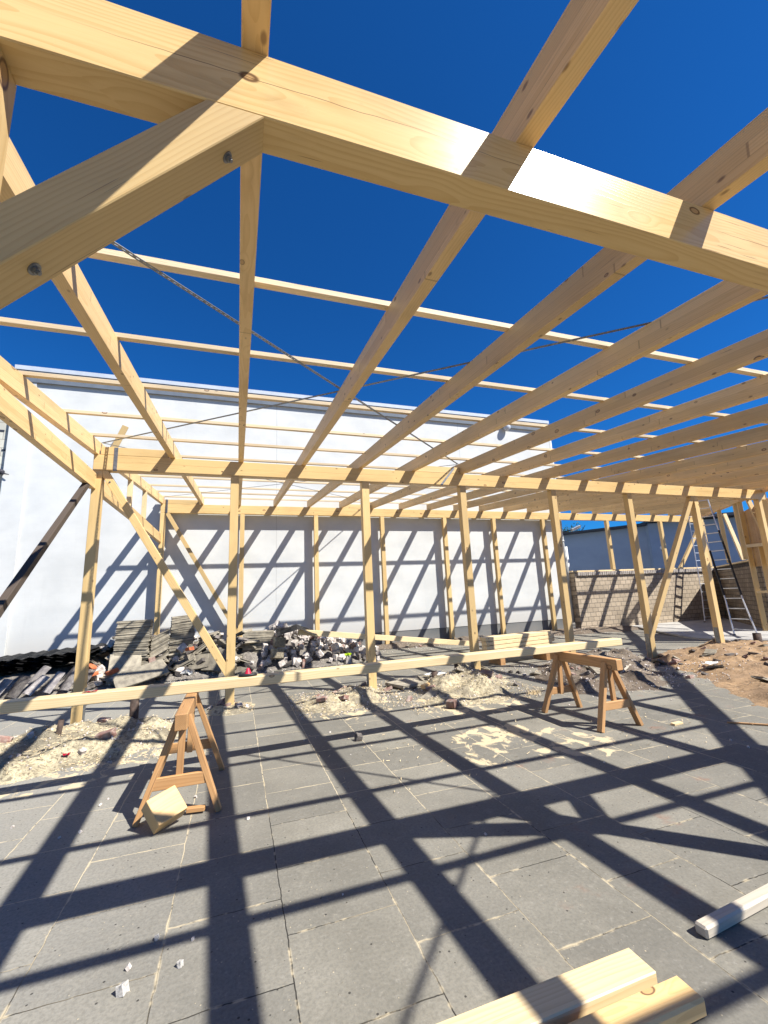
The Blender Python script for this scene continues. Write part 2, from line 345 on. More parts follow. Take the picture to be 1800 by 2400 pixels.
def earth_mat(name, cols, scale=6, bump=0.8, shav=0.0):
    m = NT(name); tc = m.n('ShaderNodeTexCoord'); P = tc.outputs['Object']
    a = m.noise(P, scale * 0.35, 4, 0.6); b = m.noise(P, scale * 3, 5, 0.7); d = m.noise(P, scale * 12, 3, 0.7)
    c = m.mix(m.ramp(a, 0.38, 0.62), cols[0], cols[1])
    c = m.mix(m.ramp(b, 0.42, 0.68), c, cols[2])
    c = m.mix(m.ramp(d, 0.55, 0.75, 0, 0.6), c, tuple(x * 0.45 for x in cols[2]))
    vg = m.n('ShaderNodeTexVoronoi'); vg.inputs['Scale'].default_value = scale * 6; m.l(P, vg.inputs['Vector'])
    vs = m.n('ShaderNodeSeparateColor'); m.l(vg.outputs['Color'], vs.inputs[0])
    g = m.math('MULTIPLY', m.ramp(vg.outputs['Distance'], 0.3, 0.2), m.math('GREATER_THAN', vs.outputs[0], 0.8))
    c = m.mix(m.math('MULTIPLY', g, 0.7), c, cols[3])
    m.base(c, 0.95, 0.15)
    m.bump(m.math('ADD', m.math('ADD', b, m.math('MULTIPLY', d, 0.4)), m.math('MULTIPLY', g, 0.5)), bump, 0.02)
    return m.m
M_SAW = earth_mat('sawdust_over_soil', ((0.58, 0.50, 0.33), (0.27, 0.235, 0.17), (0.20, 0.17, 0.12), (0.68, 0.60, 0.42)), scale=7, bump=1.0)
M_SOIL = earth_mat('dark_soil', ((0.14, 0.11, 0.085), (0.21, 0.17, 0.13), (0.10, 0.08, 0.06), (0.34, 0.30, 0.25)))
M_SAND = earth_mat('orange_sand', ((0.33, 0.22, 0.125), (0.25, 0.17, 0.105), (0.17, 0.115, 0.07), (0.42, 0.33, 0.23)), scale=3, bump=0.6)
M_HEAP = earth_mat('rubble_fines', ((0.26, 0.235, 0.20), (0.18, 0.16, 0.14), (0.10, 0.09, 0.08), (0.46, 0.42, 0.37)), scale=5)
M_GROUND = earth_mat('yard_ground', ((0.20, 0.185, 0.16), (0.16, 0.15, 0.13), (0.12, 0.11, 0.095), (0.28, 0.26, 0.22)), scale=2)

def wall_mat(name, col, col2, course=0.25, lines=0.10, rough=0.85, seams=None):
    m = NT(name); tc = m.n('ShaderNodeTexCoord'); P = tc.outputs['Object']
    sx = m.n('ShaderNodeSeparateXYZ'); m.l(P, sx.inputs[0])
    cb = m.n('ShaderNodeCombineXYZ'); m.l(sx.outputs[0], cb.inputs[0]); m.l(sx.outputs[2], cb.inputs[1])
    b = m.n('ShaderNodeTexBrick'); b.inputs['Scale'].default_value = 1; b.inputs['Brick Width'].default_value = course * 2
    b.inputs['Row Height'].default_value = course; b.inputs['Mortar Size'].default_value = 0.006; b.inputs['Mortar Smooth'].default_value = 1
    m.l(cb.outputs[0], b.inputs['Vector'])
    n1 = m.noise(m.vec('MULTIPLY', P, (1, 1, 1.6)), 0.7, 5, 0.6); n2 = m.noise(P, 6, 4, 0.6)
    c = m.mix(m.ramp(n1, 0.35, 0.7), col, col2)
    c = m.mix(m.ramp(n2, 0.55, 0.75, 0, 0.10), c, tuple(x * 0.75 for x in col))
    stre = m.noise(m.vec('MULTIPLY', P, (5, 5, 0.35)), 1.0, 4, 0.6)
    c = m.mix(m.ramp(stre, 0.55, 0.8, 0, 0.12), c, tuple(x * 0.7 for x in col2))
    c = m.mix(m.math('MULTIPLY', b.outputs['Fac'], lines), c, tuple(x * 0.6 for x in col))
    if seams:
        for s_ in seams:
            d = m.math('ABSOLUTE', m.math('SUBTRACT', m.math('ADD', sx.outputs[0], m.math('MULTIPLY', n2, 0.02)), s_))
            c = m.mix(m.ramp(d, 0.012, 0.004, 0, 0.5), c, tuple(x * 0.45 for x in col))
    c = m.mix(m.math('MULTIPLY', m.ramp(m.math('ADD', sx.outputs[2], m.math('MULTIPLY', n1, 1.1)), 1.5, 0.3), 0.45), c, (0.30, 0.27, 0.23))
    m.base(c, rough, 0.25)
    m.bump(m.math('SUBTRACT', m.math('MULTIPLY', n2, 0.5), m.math('MULTIPLY', b.outputs['Fac'], 0.6)), 0.25, 0.006)
    return m.m
M_WALL = wall_mat('white_painted_wall', (0.585, 0.592, 0.575), (0.50, 0.51, 0.50), 0.25, 0.05, seams=(6.6, 13.3))
M_PLINTH = wall_mat('grey_plinth', (0.13, 0.14, 0.145), (0.10, 0.11, 0.115), 0.4, 0.1)
M_BLUEW = wall_mat('shaded_painted_blocks', (0.30, 0.375, 0.48), (0.26, 0.33, 0.43), 0.30, 0.10)  # bluish tone of the shaded walls is put into the colour itself
M_CAP = simple_mat('coping_metal', (0.46, 0.50, 0.56), (0.40, 0.44, 0.50), 4, 0.6, 0.0)

def brick_mat(name, c1, c2, mort, bw, bh, dark=0.0, ms=0.012):
    m = NT(name); tc = m.n('ShaderNodeTexCoord'); P = tc.outputs['Object']
    sx = m.n('ShaderNodeSeparateXYZ'); m.l(P, sx.inputs[0])
    j = m.noise(P, 5, 2, 0.5, out=1); js = m.n('ShaderNodeSeparateXYZ'); m.l(j, js.inputs[0])
    cb = m.n('ShaderNodeCombineXYZ'); m.l(m.math('ADD', sx.outputs[0], m.math('MULTIPLY', js.outputs[0], 0.02)), cb.inputs[0])
    m.l(m.math('ADD', sx.outputs[2], m.math('MULTIPLY', js.outputs[1], 0.02)), cb.inputs[1])
    b = m.n('ShaderNodeTexBrick'); b.inputs['Scale'].default_value = 1; b.inputs['Brick Width'].default_value = bw; b.inputs['Row Height'].default_value = bh
    b.inputs['Mortar Size'].default_value = ms; b.inputs['Mortar Smooth'].default_value = 0.3
    b.inputs['Color1'].default_value = (*c1, 1); b.inputs['Color2'].default_value = (*c2, 1); b.inputs['Mortar'].default_value = (*mort, 1)
    m.l(cb.outputs[0], b.inputs['Vector'])
    n1 = m.noise(P, 0.8, 4, 0.6); n2 = m.noise(P, 14, 4, 0.65)
    c = m.mix(m.ramp(n1, 0.45, 0.7, 0, 0.35 + dark), b.outputs['Color'], tuple(x * 0.35 for x in c1))
    c = m.mix(m.ramp(n2, 0.5, 0.75, 0, 0.4), c, tuple(x * 0.55 for x in c2))
    m.base(c, 0.92, 0.2)
    m.bump(m.math('SUBTRACT', m.math('MULTIPLY', n2, 0.4), b.outputs['Fac']), 0.6, 0.012)
    return m.m
M_BRICKW = brick_mat('pale_grey_brickwork', (0.47, 0.385, 0.285), (0.35, 0.285, 0.21), (0.17, 0.145, 0.115), 0.26, 0.165)
M_BRICKO = brick_mat('darker_brickwork', (0.32, 0.26, 0.19), (0.22, 0.175, 0.13), (0.10, 0.085, 0.065), 0.27, 0.15, dark=0.2)  # darker brick tones for the slanted wall
M_BEIGE = brick_mat('beige_block_wall', (0.58, 0.56, 0.48), (0.48, 0.47, 0.41), (0.33, 0.31, 0.26), 0.42, 0.24, ms=0.008)

# ------------------------------------------------------------------ roof geometry (metres)
TS = 0.09390
def zr(y): return 3.323 + TS * (y - 1.143)            # underside of the rafters
RH, RW_ = 0.210, 0.085
def zt(y): return zr(y) + RH
def Ly(x): return 7.36 + 0.95 * (x - 13.3)            # the slanting right-hand edge of the roof
def Lx(y): return 13.3 + (y - 7.36) / 0.95
UPR = Vector((0, -TS, 1)).normalized()

# ------------------------------------------------------------------ setting: ground
def sheet(name, x0, x1, y0, y1, z, mat, label=None):
    bm = bmesh.new(); vs = [bm.verts.new(p) for p in ((x0, y0, z), (x1, y0, z), (x1, y1, z), (x0, y1, z))]; bm.faces.new(vs)
    o = mobj(name, bm, mat); o['kind'] = 'structure'; return o
g = sheet('ground', -600, 600, -600, 600, -0.02, M_GROUND)
bm = bmesh.new(); bbox(bm, (1.6, 3.3, -0.03), (22.0, 21.0, 0.06)); pv = mobj('paving', bm, M_PAVE); pv['kind'] = 'structure'
# pale concrete slab by the brick wall
bm = bmesh.new(); vs = [bm.verts.new((x, y, z)) for z in (0.0, 0.05) for x, y in ((12.2, 7.3), (15.4, 9.2), (19.8, 13.45), (14.6, 13.45), (12.3, 9.4))]
bm.faces.new(vs[5:]);
for i in range(5): bm.faces.new((vs[i], vs[(i + 1) % 5], vs[5 + (i + 1) % 5], vs[5 + i]))
cs = mobj('concrete_slab', bm, M_CONC); cs['kind'] = 'structure'

def pdist(px, py, poly):
    ins = False; d = 1e9; n = len(poly)
    for i in range(n):
        x1, y1 = poly[i]; x2, y2 = poly[(i + 1) % n]
        if (y1 > py) != (y2 > py) and px < (x2 - x1) * (py - y1) / (y2 - y1) + x1: ins = not ins
        dx, dy = x2 - x1, y2 - y1; t = max(0, min(1, ((px - x1) * dx + (py - y1) * dy) / (dx * dx + dy * dy)))
        d = min(d, math.hypot(px - x1 - t * dx, py - y1 - t * dy))
    return d if ins else -d
def hfun(poly, h, w, seed, rough=0.5, fr=1.6):
    def H(x, y):
        e = noise.noise(Vector((x * 2.1 + seed, y * 2.1, seed))) * 0.22 + noise.noise(Vector((x * 7 + seed, y * 7, 0))) * 0.06
        s = (pdist(x, y, poly) + e) / w; s = max(-0.25, min(1, s)); s = s if s < 0 else s * s * (3 - 2 * s)
        n = 1 + rough * noise.fractal(Vector((x * fr, y * fr, seed)), 0.8, 2.1, 5)
        return h * s * max(0.25, n) + (0.012 * noise.fractal(Vector((x * 9, y * 9, seed)), 0.7, 2.2, 3) if s > 0 else -0.02) + 0.002
    return H
def mound(name, poly, H, mat, res=0.05):
    xs = [p[0] for p in poly]; ys = [p[1] for p in poly]; x0, x1, y0, y1 = min(xs) - .3, max(xs) + .3, min(ys) - .3, max(ys) + .3
    nx = int((x1 - x0) / res) + 1; ny = int((y1 - y0) / res) + 1
    bm = bmesh.new(); V = {}
    hh = {(i, j): H(x0 + i * res, y0 + j * res) for i in range(nx + 1) for j in range(ny + 1)}
    for i in range(nx):
        for j in range(ny):
            q = ((i, j), (i + 1, j), (i + 1, j + 1), (i, j + 1))
            if max(hh[k] for k in q) < 0.0: continue
            f = []
            for k in q:
                if k not in V: V[k] = bm.verts.new((x0 + k[0] * res, y0 + k[1] * res, max(hh[k], -0.015)))
                f.append(V[k])
            bm.faces.new(f)
    o = mobj(name, bm, mat, smooth=True); o['kind'] = 'structure'; return o
P_A = [(-4.2, 5.0), (-2.3, 5.35), (-1.2, 5.65), (-0.75, 6.0), (-0.75, 6.9), (-1.1, 7.4), (-2.0, 7.3), (-3.0, 6.8), (-4.5, 6.3)]
H_A = hfun(P_A, 0.11, 0.35, 3.1, 0.9, 2.6)
P_B = [(-0.5, 7.0), (0.25, 7.0), (0.3, 7.75), (-0.4, 7.8)]
H_B = hfun(P_B, 0.06, 0.25, 8.3)
P_C = [(0.85, 6.5), (1.6, 6.25), (2.3, 6.9), (2.5, 7.8), (1.9, 8.0), (1.0, 7.3)]
H_C = hfun(P_C, 0.09, 0.4, 5.2, 0.8, 3.0)
P_D = [(2.55, 6.1), (3.3, 5.8), (4.1, 6.0), (4.7, 7.0), (4.6, 8.2), (3.6, 8.3), (2.8, 7.2)]
H_D = hfun(P_D, 0.17, 0.6, 6.6, 0.9, 2.6)
P_E = [(4.9, 5.6), (6.2, 5.2), (7.3, 6.2), (8.4, 7.3), (8.4, 8.4), (6.3, 8.2), (5.1, 7.0)]
H_E = hfun(P_E, 0.14, 0.5, 1.9, 0.8, 2.2)
P_F = [(6.1, 3.2), (6.3, 4.1), (7.2, 5.3), (7.9, 6.3), (8.3, 7.4), (10.0, 8.2), (12.2, 8.0), (13.8, 7.5), (14.5, 5.0), (13, 2.0), (9, 1.5)]
H_F = hfun(P_F, 0.12, 0.7, 2.7, 0.95, 2.0)
P_G = [(3.6, 13.0), (6.0, 12.7), (8.5, 13.0), (12.0, 12.4), (14.4, 12.6), (14.4, 14.2), (3.6, 14.2)]
H_G = hfun(P_G, 0.10, 0.6, 4.4, 0.5, 1.5)
P_H = [(-7.5, 10.4), (-4.6, 10.3), (-2.4, 10.7), (0.9, 10.9), (2.4, 10.8), (3.5, 11.2), (3.9, 12.6), (3.6, 14.2), (-7.5, 14.2)]
def H_H(x, y):
    d = pdist(x, y, P_H) + 0.1 * noise.noise(Vector((x * 2, y * 2, 7)))
    top = 0.62 if x < 0.9 else max(0.12, 0.78 - 0.24 * (x - 0.9))
    if x < -2.7: top = 0.38
    s = max(-0.2, min(1, d / 1.1)); s = s * (1 if s < 0 else 1)
    return top * s + 0.05 * noise.fractal(Vector((x * 3, y * 3, 1)), 0.8, 2, 4) if s > 0 else -0.02
for nm, p_, h_, m_, r_ in (('sawdust_mound', P_A, H_A, M_SAW, .05), ('sawdust_mound', P_B, H_B, M_SAW, .05), ('sawdust_mound', P_C, H_C, M_SAW, .05),
                       ('sawdust_mound', P_D, H_D, M_SAW, .05), ('soil', P_E, H_E, M_SOIL, .06), ('sand', P_F, H_F, M_SAND, .07),
                       ('soil', P_G, H_G, M_SOIL, .1), ('rubble_ground', P_H, H_H, M_HEAP, .1)):
    mound(nm, p_, h_, m_, r_)
def gz(x, y):
    z = 0.0
    for h in (H_A, H_B, H_C, H_D, H_E, H_F, H_G): z = max(z, h(x, y))
    if y > 9.5: z = max(z, H_H(x, y))
    return z

# ------------------------------------------------------------------ buildings
b = empty('white_building', (3, 13.7, 0), 'large white painted building with a flat roof edge behind the timber frame', 'building')
YW = 13.70
def wbox(name, x0, x1, z0, z1, y0, y1, mat, parent, bev=0):
    M = Matrix.Translation((x0, y0, z0)); bm = bmesh.new()
    bbox(bm, ((x1 - x0) / 2, (y1 - y0) / 2, (z1 - z0) / 2), (x1 - x0, y1 - y0, z1 - z0), bev=bev)
    return mobj(name, bm, mat, M, parent)
wbox('wall', -5.46, 12.02, 0.46, 8.27, YW, YW + 7, M_WALL, b)
wbox('plinth', -5.46, 12.02, -0.02, 0.457, YW + 0.012, YW + 6.9, M_PLINTH, b)
wbox('pilaster', -5.97, -5.463, -0.02, 8.2, YW - 0.05, YW + 7, M_WALL, b)
wbox('roof_coping', -6.0, 12.06, 8.274, 8.40, YW - 0.09, YW + 7, M_CAP, b)
wbox('fascia', -5.9, 12.0, 7.93, 8.272, YW - 0.075, YW - 0.052, M_FASC, b)  # fascia strip, coloured dark for the shadow below the coping
bm = bmesh.new(); cyl(bm, (12.11, YW + 0.05, 0.3), (12.11, YW + 0.05, 8.2), 0.055, 14)
for z in (1.5, 3.4, 5.6): cyl(bm, (12.11, YW + .05, z), (12.11, YW + .05, z + .05), 0.068, 14)
dp = mobj('downpipe', bm, M_WALL, None, b, True); dp['label'] = 'white round downpipe'
bm = bmesh.new(); cyl(bm, (12.26, YW + .1, 0.3), (12.26, YW + .1, 3.2), 0.07, 12); mobj('downpipe', bm, M_WALL, None, b, True)
bm = bmesh.new(); bmesh.ops.create_uvsphere(bm, u_segments=16, v_segments=8, radius=0.16, matrix=Matrix.Translation((9.93, YW - 0.16, 7.92)) @ Matrix.Diagonal((1, .8, 1, 1)))
cyl(bm, (9.93, YW, 8.1), (9.93, YW - 0.16, 8.0), .04, 8); wl = mobj('wall_lamp', bm, M_CAP, None, b, True)
# beige neighbour with a broken top
bb = empty('beige_block_building', (-8, 13.9, 0), 'old beige block wall with crumbling stonework left of the white building', 'building')
bm = bmesh.new()
prof = [(-6.5, -0.02), (-5.975, -0.02), (-5.975, 7.15), (-6.02, 7.2), (-6.08, 7.35), (-6.2, 7.42), (-6.25, 7.62), (-6.38, 7.6), (-6.45, 7.8), (-6.5, 7.8)]
f0 = [bm.verts.new((x + 8, 0, z)) for x, z in prof]; f1 = [bm.verts.new((x + 8, 5, z)) for x, z in prof]
bm.faces.new(f0); bm.faces.new(list(reversed(f1)))
for i in range(len(prof)): j = (i + 1) % len(prof); bm.faces.new((f0[j], f0[i], f1[i], f1[j]))
bmesh.ops.recalc_face_normals(bm, faces=bm.faces[:])
mobj('wall', bm, M_BEIGE, Matrix.Translation((-8, 13.75, 0)), bb)
random.seed(5)
for k, (x, z) in enumerate(((-6.12, 6.9), (-6.3, 6.45), (-6.1, 5.9), (-6.35, 5.3), (-6.2, 7.15))):
    wbox('hole_shade_plate', x, x + 0.2, z, z + 0.05, 13.738, 13.747, M_GUT, bb)  # flat dark plates stand in for the shade inside wall holes
bm = bmesh.new(); bmesh.ops.create_uvsphere(bm, u_segments=10, v_segments=6, radius=0.12, matrix=Matrix.Translation((-6.06, 13.6, 5.28)) @ Matrix.Diagonal((1.3, .6, .7, 1)))
cyl(bm, (-6.1, 13.6, 5.27), (-5.8, 13.56, 5.2), 0.04, 8, 0.01); mobj('wall_hook', bm, M_BIRD, None, bb, True)
# building with its bluish shade put into the wall colour, right of the white one
b2 = empty('shaded_building', (23, 20, 0), 'flat roofed block building in bluish shade with dark roof gutter beyond the brick wall', 'building')
def lwall(name, A, B, z0, z1, th, mat, parent, side=1):
    A = Vector((A[0], A[1], z0)); B = Vector((B[0], B[1], z0)); M, L = frame(A, B)
    bm = bmesh.new(); bbox(bm, (L / 2, side * th / 2, (z1 - z0) / 2), (L, th, z1 - z0)); return mobj(name, bm, mat, M, parent)
c0 = (19.3, 20.6); c1 = (20.94, 17.28)
BA, BB, BC = (17.2, 20.35), (21.5, 17.75), (33.0, 11.0)
EA, EB, EC, ED = (16.2, 23.3), (20.63, 17.02), (20.37, 16.42), (34.5, 7.97)
def off(A, B, d):
    v = (Vector(B) - Vector(A)).normalized(); return (A[0] - v.y * d, A[1] + v.x * d), (B[0] - v.y * d, B[1] + v.x * d)
W1, W2 = off(EA, EB, .45); W3, W4 = off(EC, ED, .75)
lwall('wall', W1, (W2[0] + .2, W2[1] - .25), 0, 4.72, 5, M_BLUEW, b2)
lwall('roof_edge', EA, EB, 4.724, 4.84, 5.4, M_GUT, b2)
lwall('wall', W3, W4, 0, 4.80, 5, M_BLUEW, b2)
lwall('roof_edge', EC, ED, 4.845, 4.98, 5.8, M_GUT, b2)

# low brick wall, back and slanted
bw = empty('brick_wall', (16, 13.5, 0), 'low pale brick wall with timber plate on top under the right end of the frame', 'wall')
def bwall(A, B, z1, mat, nm='brickwork'):
    M, L = frame((A[0], A[1], 0), (B[0], B[1], 0)); bm = bmesh.new(); bbox(bm, (L / 2, .15, z1 / 2), (L, .30, z1)); return mobj(nm, bm, mat, M, bw)
bwall((12.2, 13.43), (20.3, 13.43), 2.17, M_BRICKW)
o_ = bwall((20.25, 13.72), (15.25, 8.97), 2.17, M_BRICKO); o_['label'] = 'darker brickwork running to the front'
timber('top_plate', (12.1, 13.52, 2.205), (20.1, 13.52, 2.205), 0.14, 0.055, W_PALE, bw)
timber('top_plate', (19.95, 13.44, 2.205), (15.2, 8.92, 2.205), 0.14, 0.055, W_PALE, bw)
random.seed(2)
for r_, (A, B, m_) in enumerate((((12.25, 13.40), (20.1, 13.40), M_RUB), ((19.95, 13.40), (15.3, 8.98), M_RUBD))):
    M, L = frame((A[0], A[1], 2.10), (B[0], B[1], 2.10)); bm = bmesh.new(); x = 0.05
    while x < L - 0.1:
        wd = random.uniform(.085, .11); bbox(bm, (x + wd / 2, 0, random.uniform(-.004, .004)), (wd - .012, random.uniform(.06, .08), .135), bev=.006); x += wd
    o = mobj('soldier_course', bm, m_, M, bw)

# ------------------------------------------------------------------ timber frame under construction
tf = empty('timber_frame', (5, 7, 0), 'unfinished timber carport frame of spruce posts, girders, rafters and battens', 'timber frame')
def G(name, A, B, w, h, mat, **k): return timber(name, A, B, w, h, mat, tf, **k)
# girders
def girder(y, z0, z1, xa, xb, nm='girder'):
    d = 0.122; return G(nm, (xa, y + d / 2, (z0 + z1) / 2), (xb, y + d / 2, (z0 + z1) / 2), d, z1 - z0, W_GIRD, bev=.004)
girder(1.143, 3.068, 3.323, -2.14, Lx(1.2) - .05)
girder(7.36, 3.652, zr(7.36), -2.12, Lx(7.42) - 0.06)
girder(13.43, 4.212, zr(13.43), -2.12, Lx(13.5) - 0.06)
# a fourth girder behind the viewer carries the rafters' near ends
girder(-5.0, 2.48, zr(-5.0), -2.14, 1.0)
# rafters
raf_y = {}
for j in range(-2, 19):
    x = 1.05 * j + 0.02 if j > -2 else -2.10
    ya = max(-5.3, Ly(x) - 0.0); yb = 13.60
    if yb - ya < 0.5: continue
    A = Vector((x, ya, zr(ya) + RH / 2)); B = Vector((x, yb, zr(yb) + RH / 2))
    cut = None
    if ya > -5.2: cut = [((x, ya + 0.05, 0), (0.95, -1, 0))]
    G('rafter', A, B, RW_, RH, W_RAFT, cut=cut)
# slanting edge rafter along the right side
G('edge_rafter', (Lx(-1.0), -1.0, zr(-1.0) + RH / 2 - .02), (Lx(13.6), 13.6, zr(13.6) + RH / 2 - .02), 0.12, 0.27, W_RAFT, upv=UPR)
# battens on the rafters
for y in (-4.95, -3.86, -2.77, -1.68, -0.59, 0.49, 1.58, 2.66, 3.74, 4.83, 5.97, 7.02, 8.15, 9.22, 10.28, 11.5, 12.5, 13.5):
    yc = y + 0.033; z = zt(yc) + 0.021
    G('batten', (-2.16, yc, z), (Lx(yc) + .05, yc, z), 0.066, 0.040, W_BATT, upv=UPR, bev=.002)
# blocking boards between the rafters above the girders
for (y, xa, xb) in ((7.36, -2.03, -1.09), (7.36, 3.22, 4.17), (13.43, -2.03, -1.09), (13.43, 3.22, 4.17)):
    z = zr(y) + 0.066; o = G('blocking', (xa, y + .03, z), (xb, y + .03, z), 0.06, 0.125, W_POST)
# posts
def steel_plate(x, y, z0, z1, side, parent, w=0.10):
    bm = bmesh.new(); bbox(bm, (x, y, (z0 + z1) / 2), (0.006, w, z1 - z0), bev=.001)
    for k in range(4):
        for s in (-.025, .025):
            cyl(bm, (x, y + s, z0 + .12 + k * .1), (x + side * .006, y + s, z0 + .12 + k * .1), .006, 6)
    return mobj('post_bracket', bm, M_STEEL, None, parent)
def bolt(p, n, parent, r=0.018):
    p = Vector(p); n = Vector(n).normalized(); bm = bmesh.new()
    cyl(bm, p - n * .001, p + n * .003, r, 16); cyl(bm, p + n * .003, p + n * .012, r * .62, 6); cyl(bm, p + n * .012, p + n * .019, r * .33, 8)
    return mobj('bolt', bm, M_STEEL, None, parent)
def post(xa, xb, y, z0, z1, side=0, d=0.13):
    x = (xa + xb) / 2
    o = G('post', (x, y + d / 2, z0), (x, y + d / 2, z1), d, xb - xa, W_POST, upv=(1, 0, 0))
    if side: steel_plate((xa - .0035) if side < 0 else (xb + .0035), y + d / 2, max(0, z0 - .05), z0 + .5, side, o)
    return o
p1 = post(-2.118, -1.985, 7.36, 0.0, 3.65, 1)
p2 = post(-0.137, -0.008, 7.36, 0.0, 3.65, -1)
post(2.13, 2.268, 7.36, 0.0, 3.65, -1)
post(4.15, 4.28, 7.36, 0.0, 3.65, -1)
post(6.35, 6.475, 7.36, 0.0, 3.65, -1)
post(8.478, 8.61, 7.36, 0.02, 3.65, -1)
post(10.615, 10.75, 7.36, 0.02, 3.65, -1)
post(13.0, 13.13, 7.36, 0.0, 3.65, -1)
for xa in (-2.118, 0.045, 2.27, 4.49): post(xa, xa + .13, 13.43, 0.0, 4.21)
for xa in (6.80, 8.80, 10.98): post(xa, xa + .135, 13.43, 0.0, 4.21)
for xa in (14.13, 17.06, 19.6): post(xa, xa + .135, 13.43, 2.235, 4.21)
# front row posts and their knee braces
for xp in (-0.705, 3.775):
    post(xp - .065, xp + .065, 1.143, 0.0, 3.066, 0, d=0.122)
    for s in (-1, 1):
        if xp < 0 and s < 0: pass
        A = Vector((xp - s * 0.061, 1.204, 2.25)); B = Vector((xp + s * 0.7195, 1.204, 3.122)) ; U = Vector((-s * .872, 0, .78))
        br = G('knee_brace', A, B, 0.1216, 0.129, W_POST, upv=U, cut=[((0, 0, 3.0675), (0, 0, 1)), ((xp + s * .066, 0, 0), (-s, 0, 0))])
        dd = (B - A).normalized(); nn = U - dd * U.dot(dd); nn = -nn.normalized()
        for t in (0.30, 0.99): bolt(A + dd * t + nn * 0.0645, nn, br)
# diagonal braces
def brace(A, B, w, h, cuts, wood=W_POST):
    return G('diagonal_brace', A, B, w, h, wood, cut=cuts)
def zc(z, s): return ((0, 0, z), (0, 0, s))
def xc(x, s): return ((x, 0, 0), (s, 0, 0))
m_ = -1.676
A = Vector((-2.03, 7.42, 3.74)); B = A + Vector((1.95, 0, 1.95 * m_))
b1 = brace(A, B, 0.118, 0.108, [zc(3.650, 1), xc(-0.139, 1), xc(-1.983, -1)])
nb = Vector((0.86, 0, 0.51))
bolt(A + Vector((0.10, 0, 0.10 * m_)) + Vector((-.06, -.0, 0)) * 0 + Vector((0.05, -0.06, -0.1)), (0, -1, 0), b1, .014)
A = Vector((10.72, 7.42, 3.85)); B = Vector((8.45, 7.42, 0.30))
brace(A, B, 0.118, 0.108, [zc(3.650, 1), xc(10.613, 1), xc(8.612, -1)])
A = Vector((-2.06, 13.49, 4.42)); B = Vector((0.15, 13.49, 0.55)); brace(A, B, 0.118, 0.11, [zc(4.21, 1), xc(-1.986, -1), xc(0.043, 1)])
A = Vector((19.75, 13.49, 4.35)); B = Vector((17.75, 13.49, 2.10)); brace(A, B, 0.11, 0.12, [zc(4.21, 1), zc(2.235, -1)])
# left end wall: level chords, studs, dark prop
ch = G('tie_beam', (-2.10, 1.27, 3.475), (-2.10, 7.357, 3.475), 0.085, 0.24, W_RAFT)
G('tie_beam', (-2.10, 7.493, 3.475), (-2.10, 13.427, 3.475), 0.085, 0.24, W_RAFT)
post(-2.165, -2.035, 1.143, 0, 3.066)
for y in (9.62, 11.05):
    o = G('stud', (-2.10, y + .05, 3.597), (-2.10, y + .05, zr(y) + .003), 0.10, 0.085, W_PALE, upv=(1, 0, 0))
pr = G('side_brace', (-2.10, 7.13, 3.40), (-2.10, 3.2, 0.02), 0.07, 0.08, W_DARK, cut=[zc(3.354, 1)]); pr['label'] = 'weathered diagonal prop with shade put into its dark colour'
# right slanting side: posts and braces on the brick wall
n_ = Vector((0.95, -1, 0)).normalized(); dL = Vector((1, 0.95, 0)).normalized()
def lpost(x, z0, z1, w=0.13): 
    y = Ly(x); A = Vector((x, y, z0)); return G('post', A, A + Vector((0, 0, z1 - z0)), 0.12, w, W_POST, upv=dL)
for x in (17.30, 15.55): lpost(x, 2.235, zr(Ly(x)) - .03)
lpost(15.16, 0.0, zr(Ly(15.16)) - .03, 0.12); lpost(13.45, 0.0, zr(Ly(13.45)) - .03)
lpost(14.25, 0, 2.5, .08)
A = Vector((16.90, Ly(16.9), zr(Ly(16.9)))); B = Vector((15.75, Ly(15.75), 2.15)); G('diagonal_brace', A, B, 0.10, 0.13, W_PALE, cut=[zc(2.235, -1), zc(3.98, 1)])
A = Vector((14.45, Ly(14.45), 3.95)); B = Vector((13.40, Ly(13.4), 2.0)); G('diagonal_brace', A, B, 0.10, 0.12, W_POST)
# vertical board cladding
M, L = frame((13.5, Ly(13.5) - .12, 0), (15.2, Ly(15.2) - .12, 0)); bm = bmesh.new(); x = 0
random.seed(3)
while x < L - .05:
    bbox(bm, (x + .07, random.uniform(-.003, .003), 2.85 + .0), (.134, .022, 1.75), bev=.004); x += .14
cl = mobj('board_cladding', bm, W_BOARD, M, tf)
G('rail', (13.5, Ly(13.5) + .05, 2.50), (15.1, Ly(15.1) + .05, 2.62), 0.06, 0.09, W_PALE)
G('rail', (13.6, Ly(13.6) + .03, 1.25), (15.1, Ly(15.1) + .03, 1.20), 0.06, 0.07, W_PALE)
# perforated steel wind bracing straps lying on the rafters
def strap(A, B):
    A = Vector((A[0], A[1], zt(A[1]) + .003)); B = Vector((B[0], B[1], zt(B[1]) + .003)); M, L = frame(A, B, UPR)
    bm = bmesh.new(); nseg = int(L / 0.022); w = .017
    # a ladder of strip cells with a hole in every cell
    rows = []
    for i in range(nseg + 1):
        x = L * i / nseg; sag = -0.035 * math.sin(math.pi * i / nseg) * 0
        rows.append([bm.verts.new((x, yy, sag)) for yy in (-w, -w * .2, w * .2, w)])
    for i in range(nseg):
        for k in range(3):
            if k == 1 and i % 2 == 1: continue
            bm.faces.new((rows[i][k], rows[i + 1][k], rows[i + 1][k + 1], rows[i][k + 1]))
    o = mobj('wind_brace_strap', bm, M_STEEL, M, tf)
    md = o.modifiers.new('solid', 'SOLIDIFY'); md.thickness = .003; return o
strap((-2.08, 1.2), (4.17, 7.40)); strap((-2.05, 7.46), (4.17, 1.22))
strap((-2.05, 13.5), (4.17, 7.44)); strap((-2.05, 7.44), (4.17, 13.5))
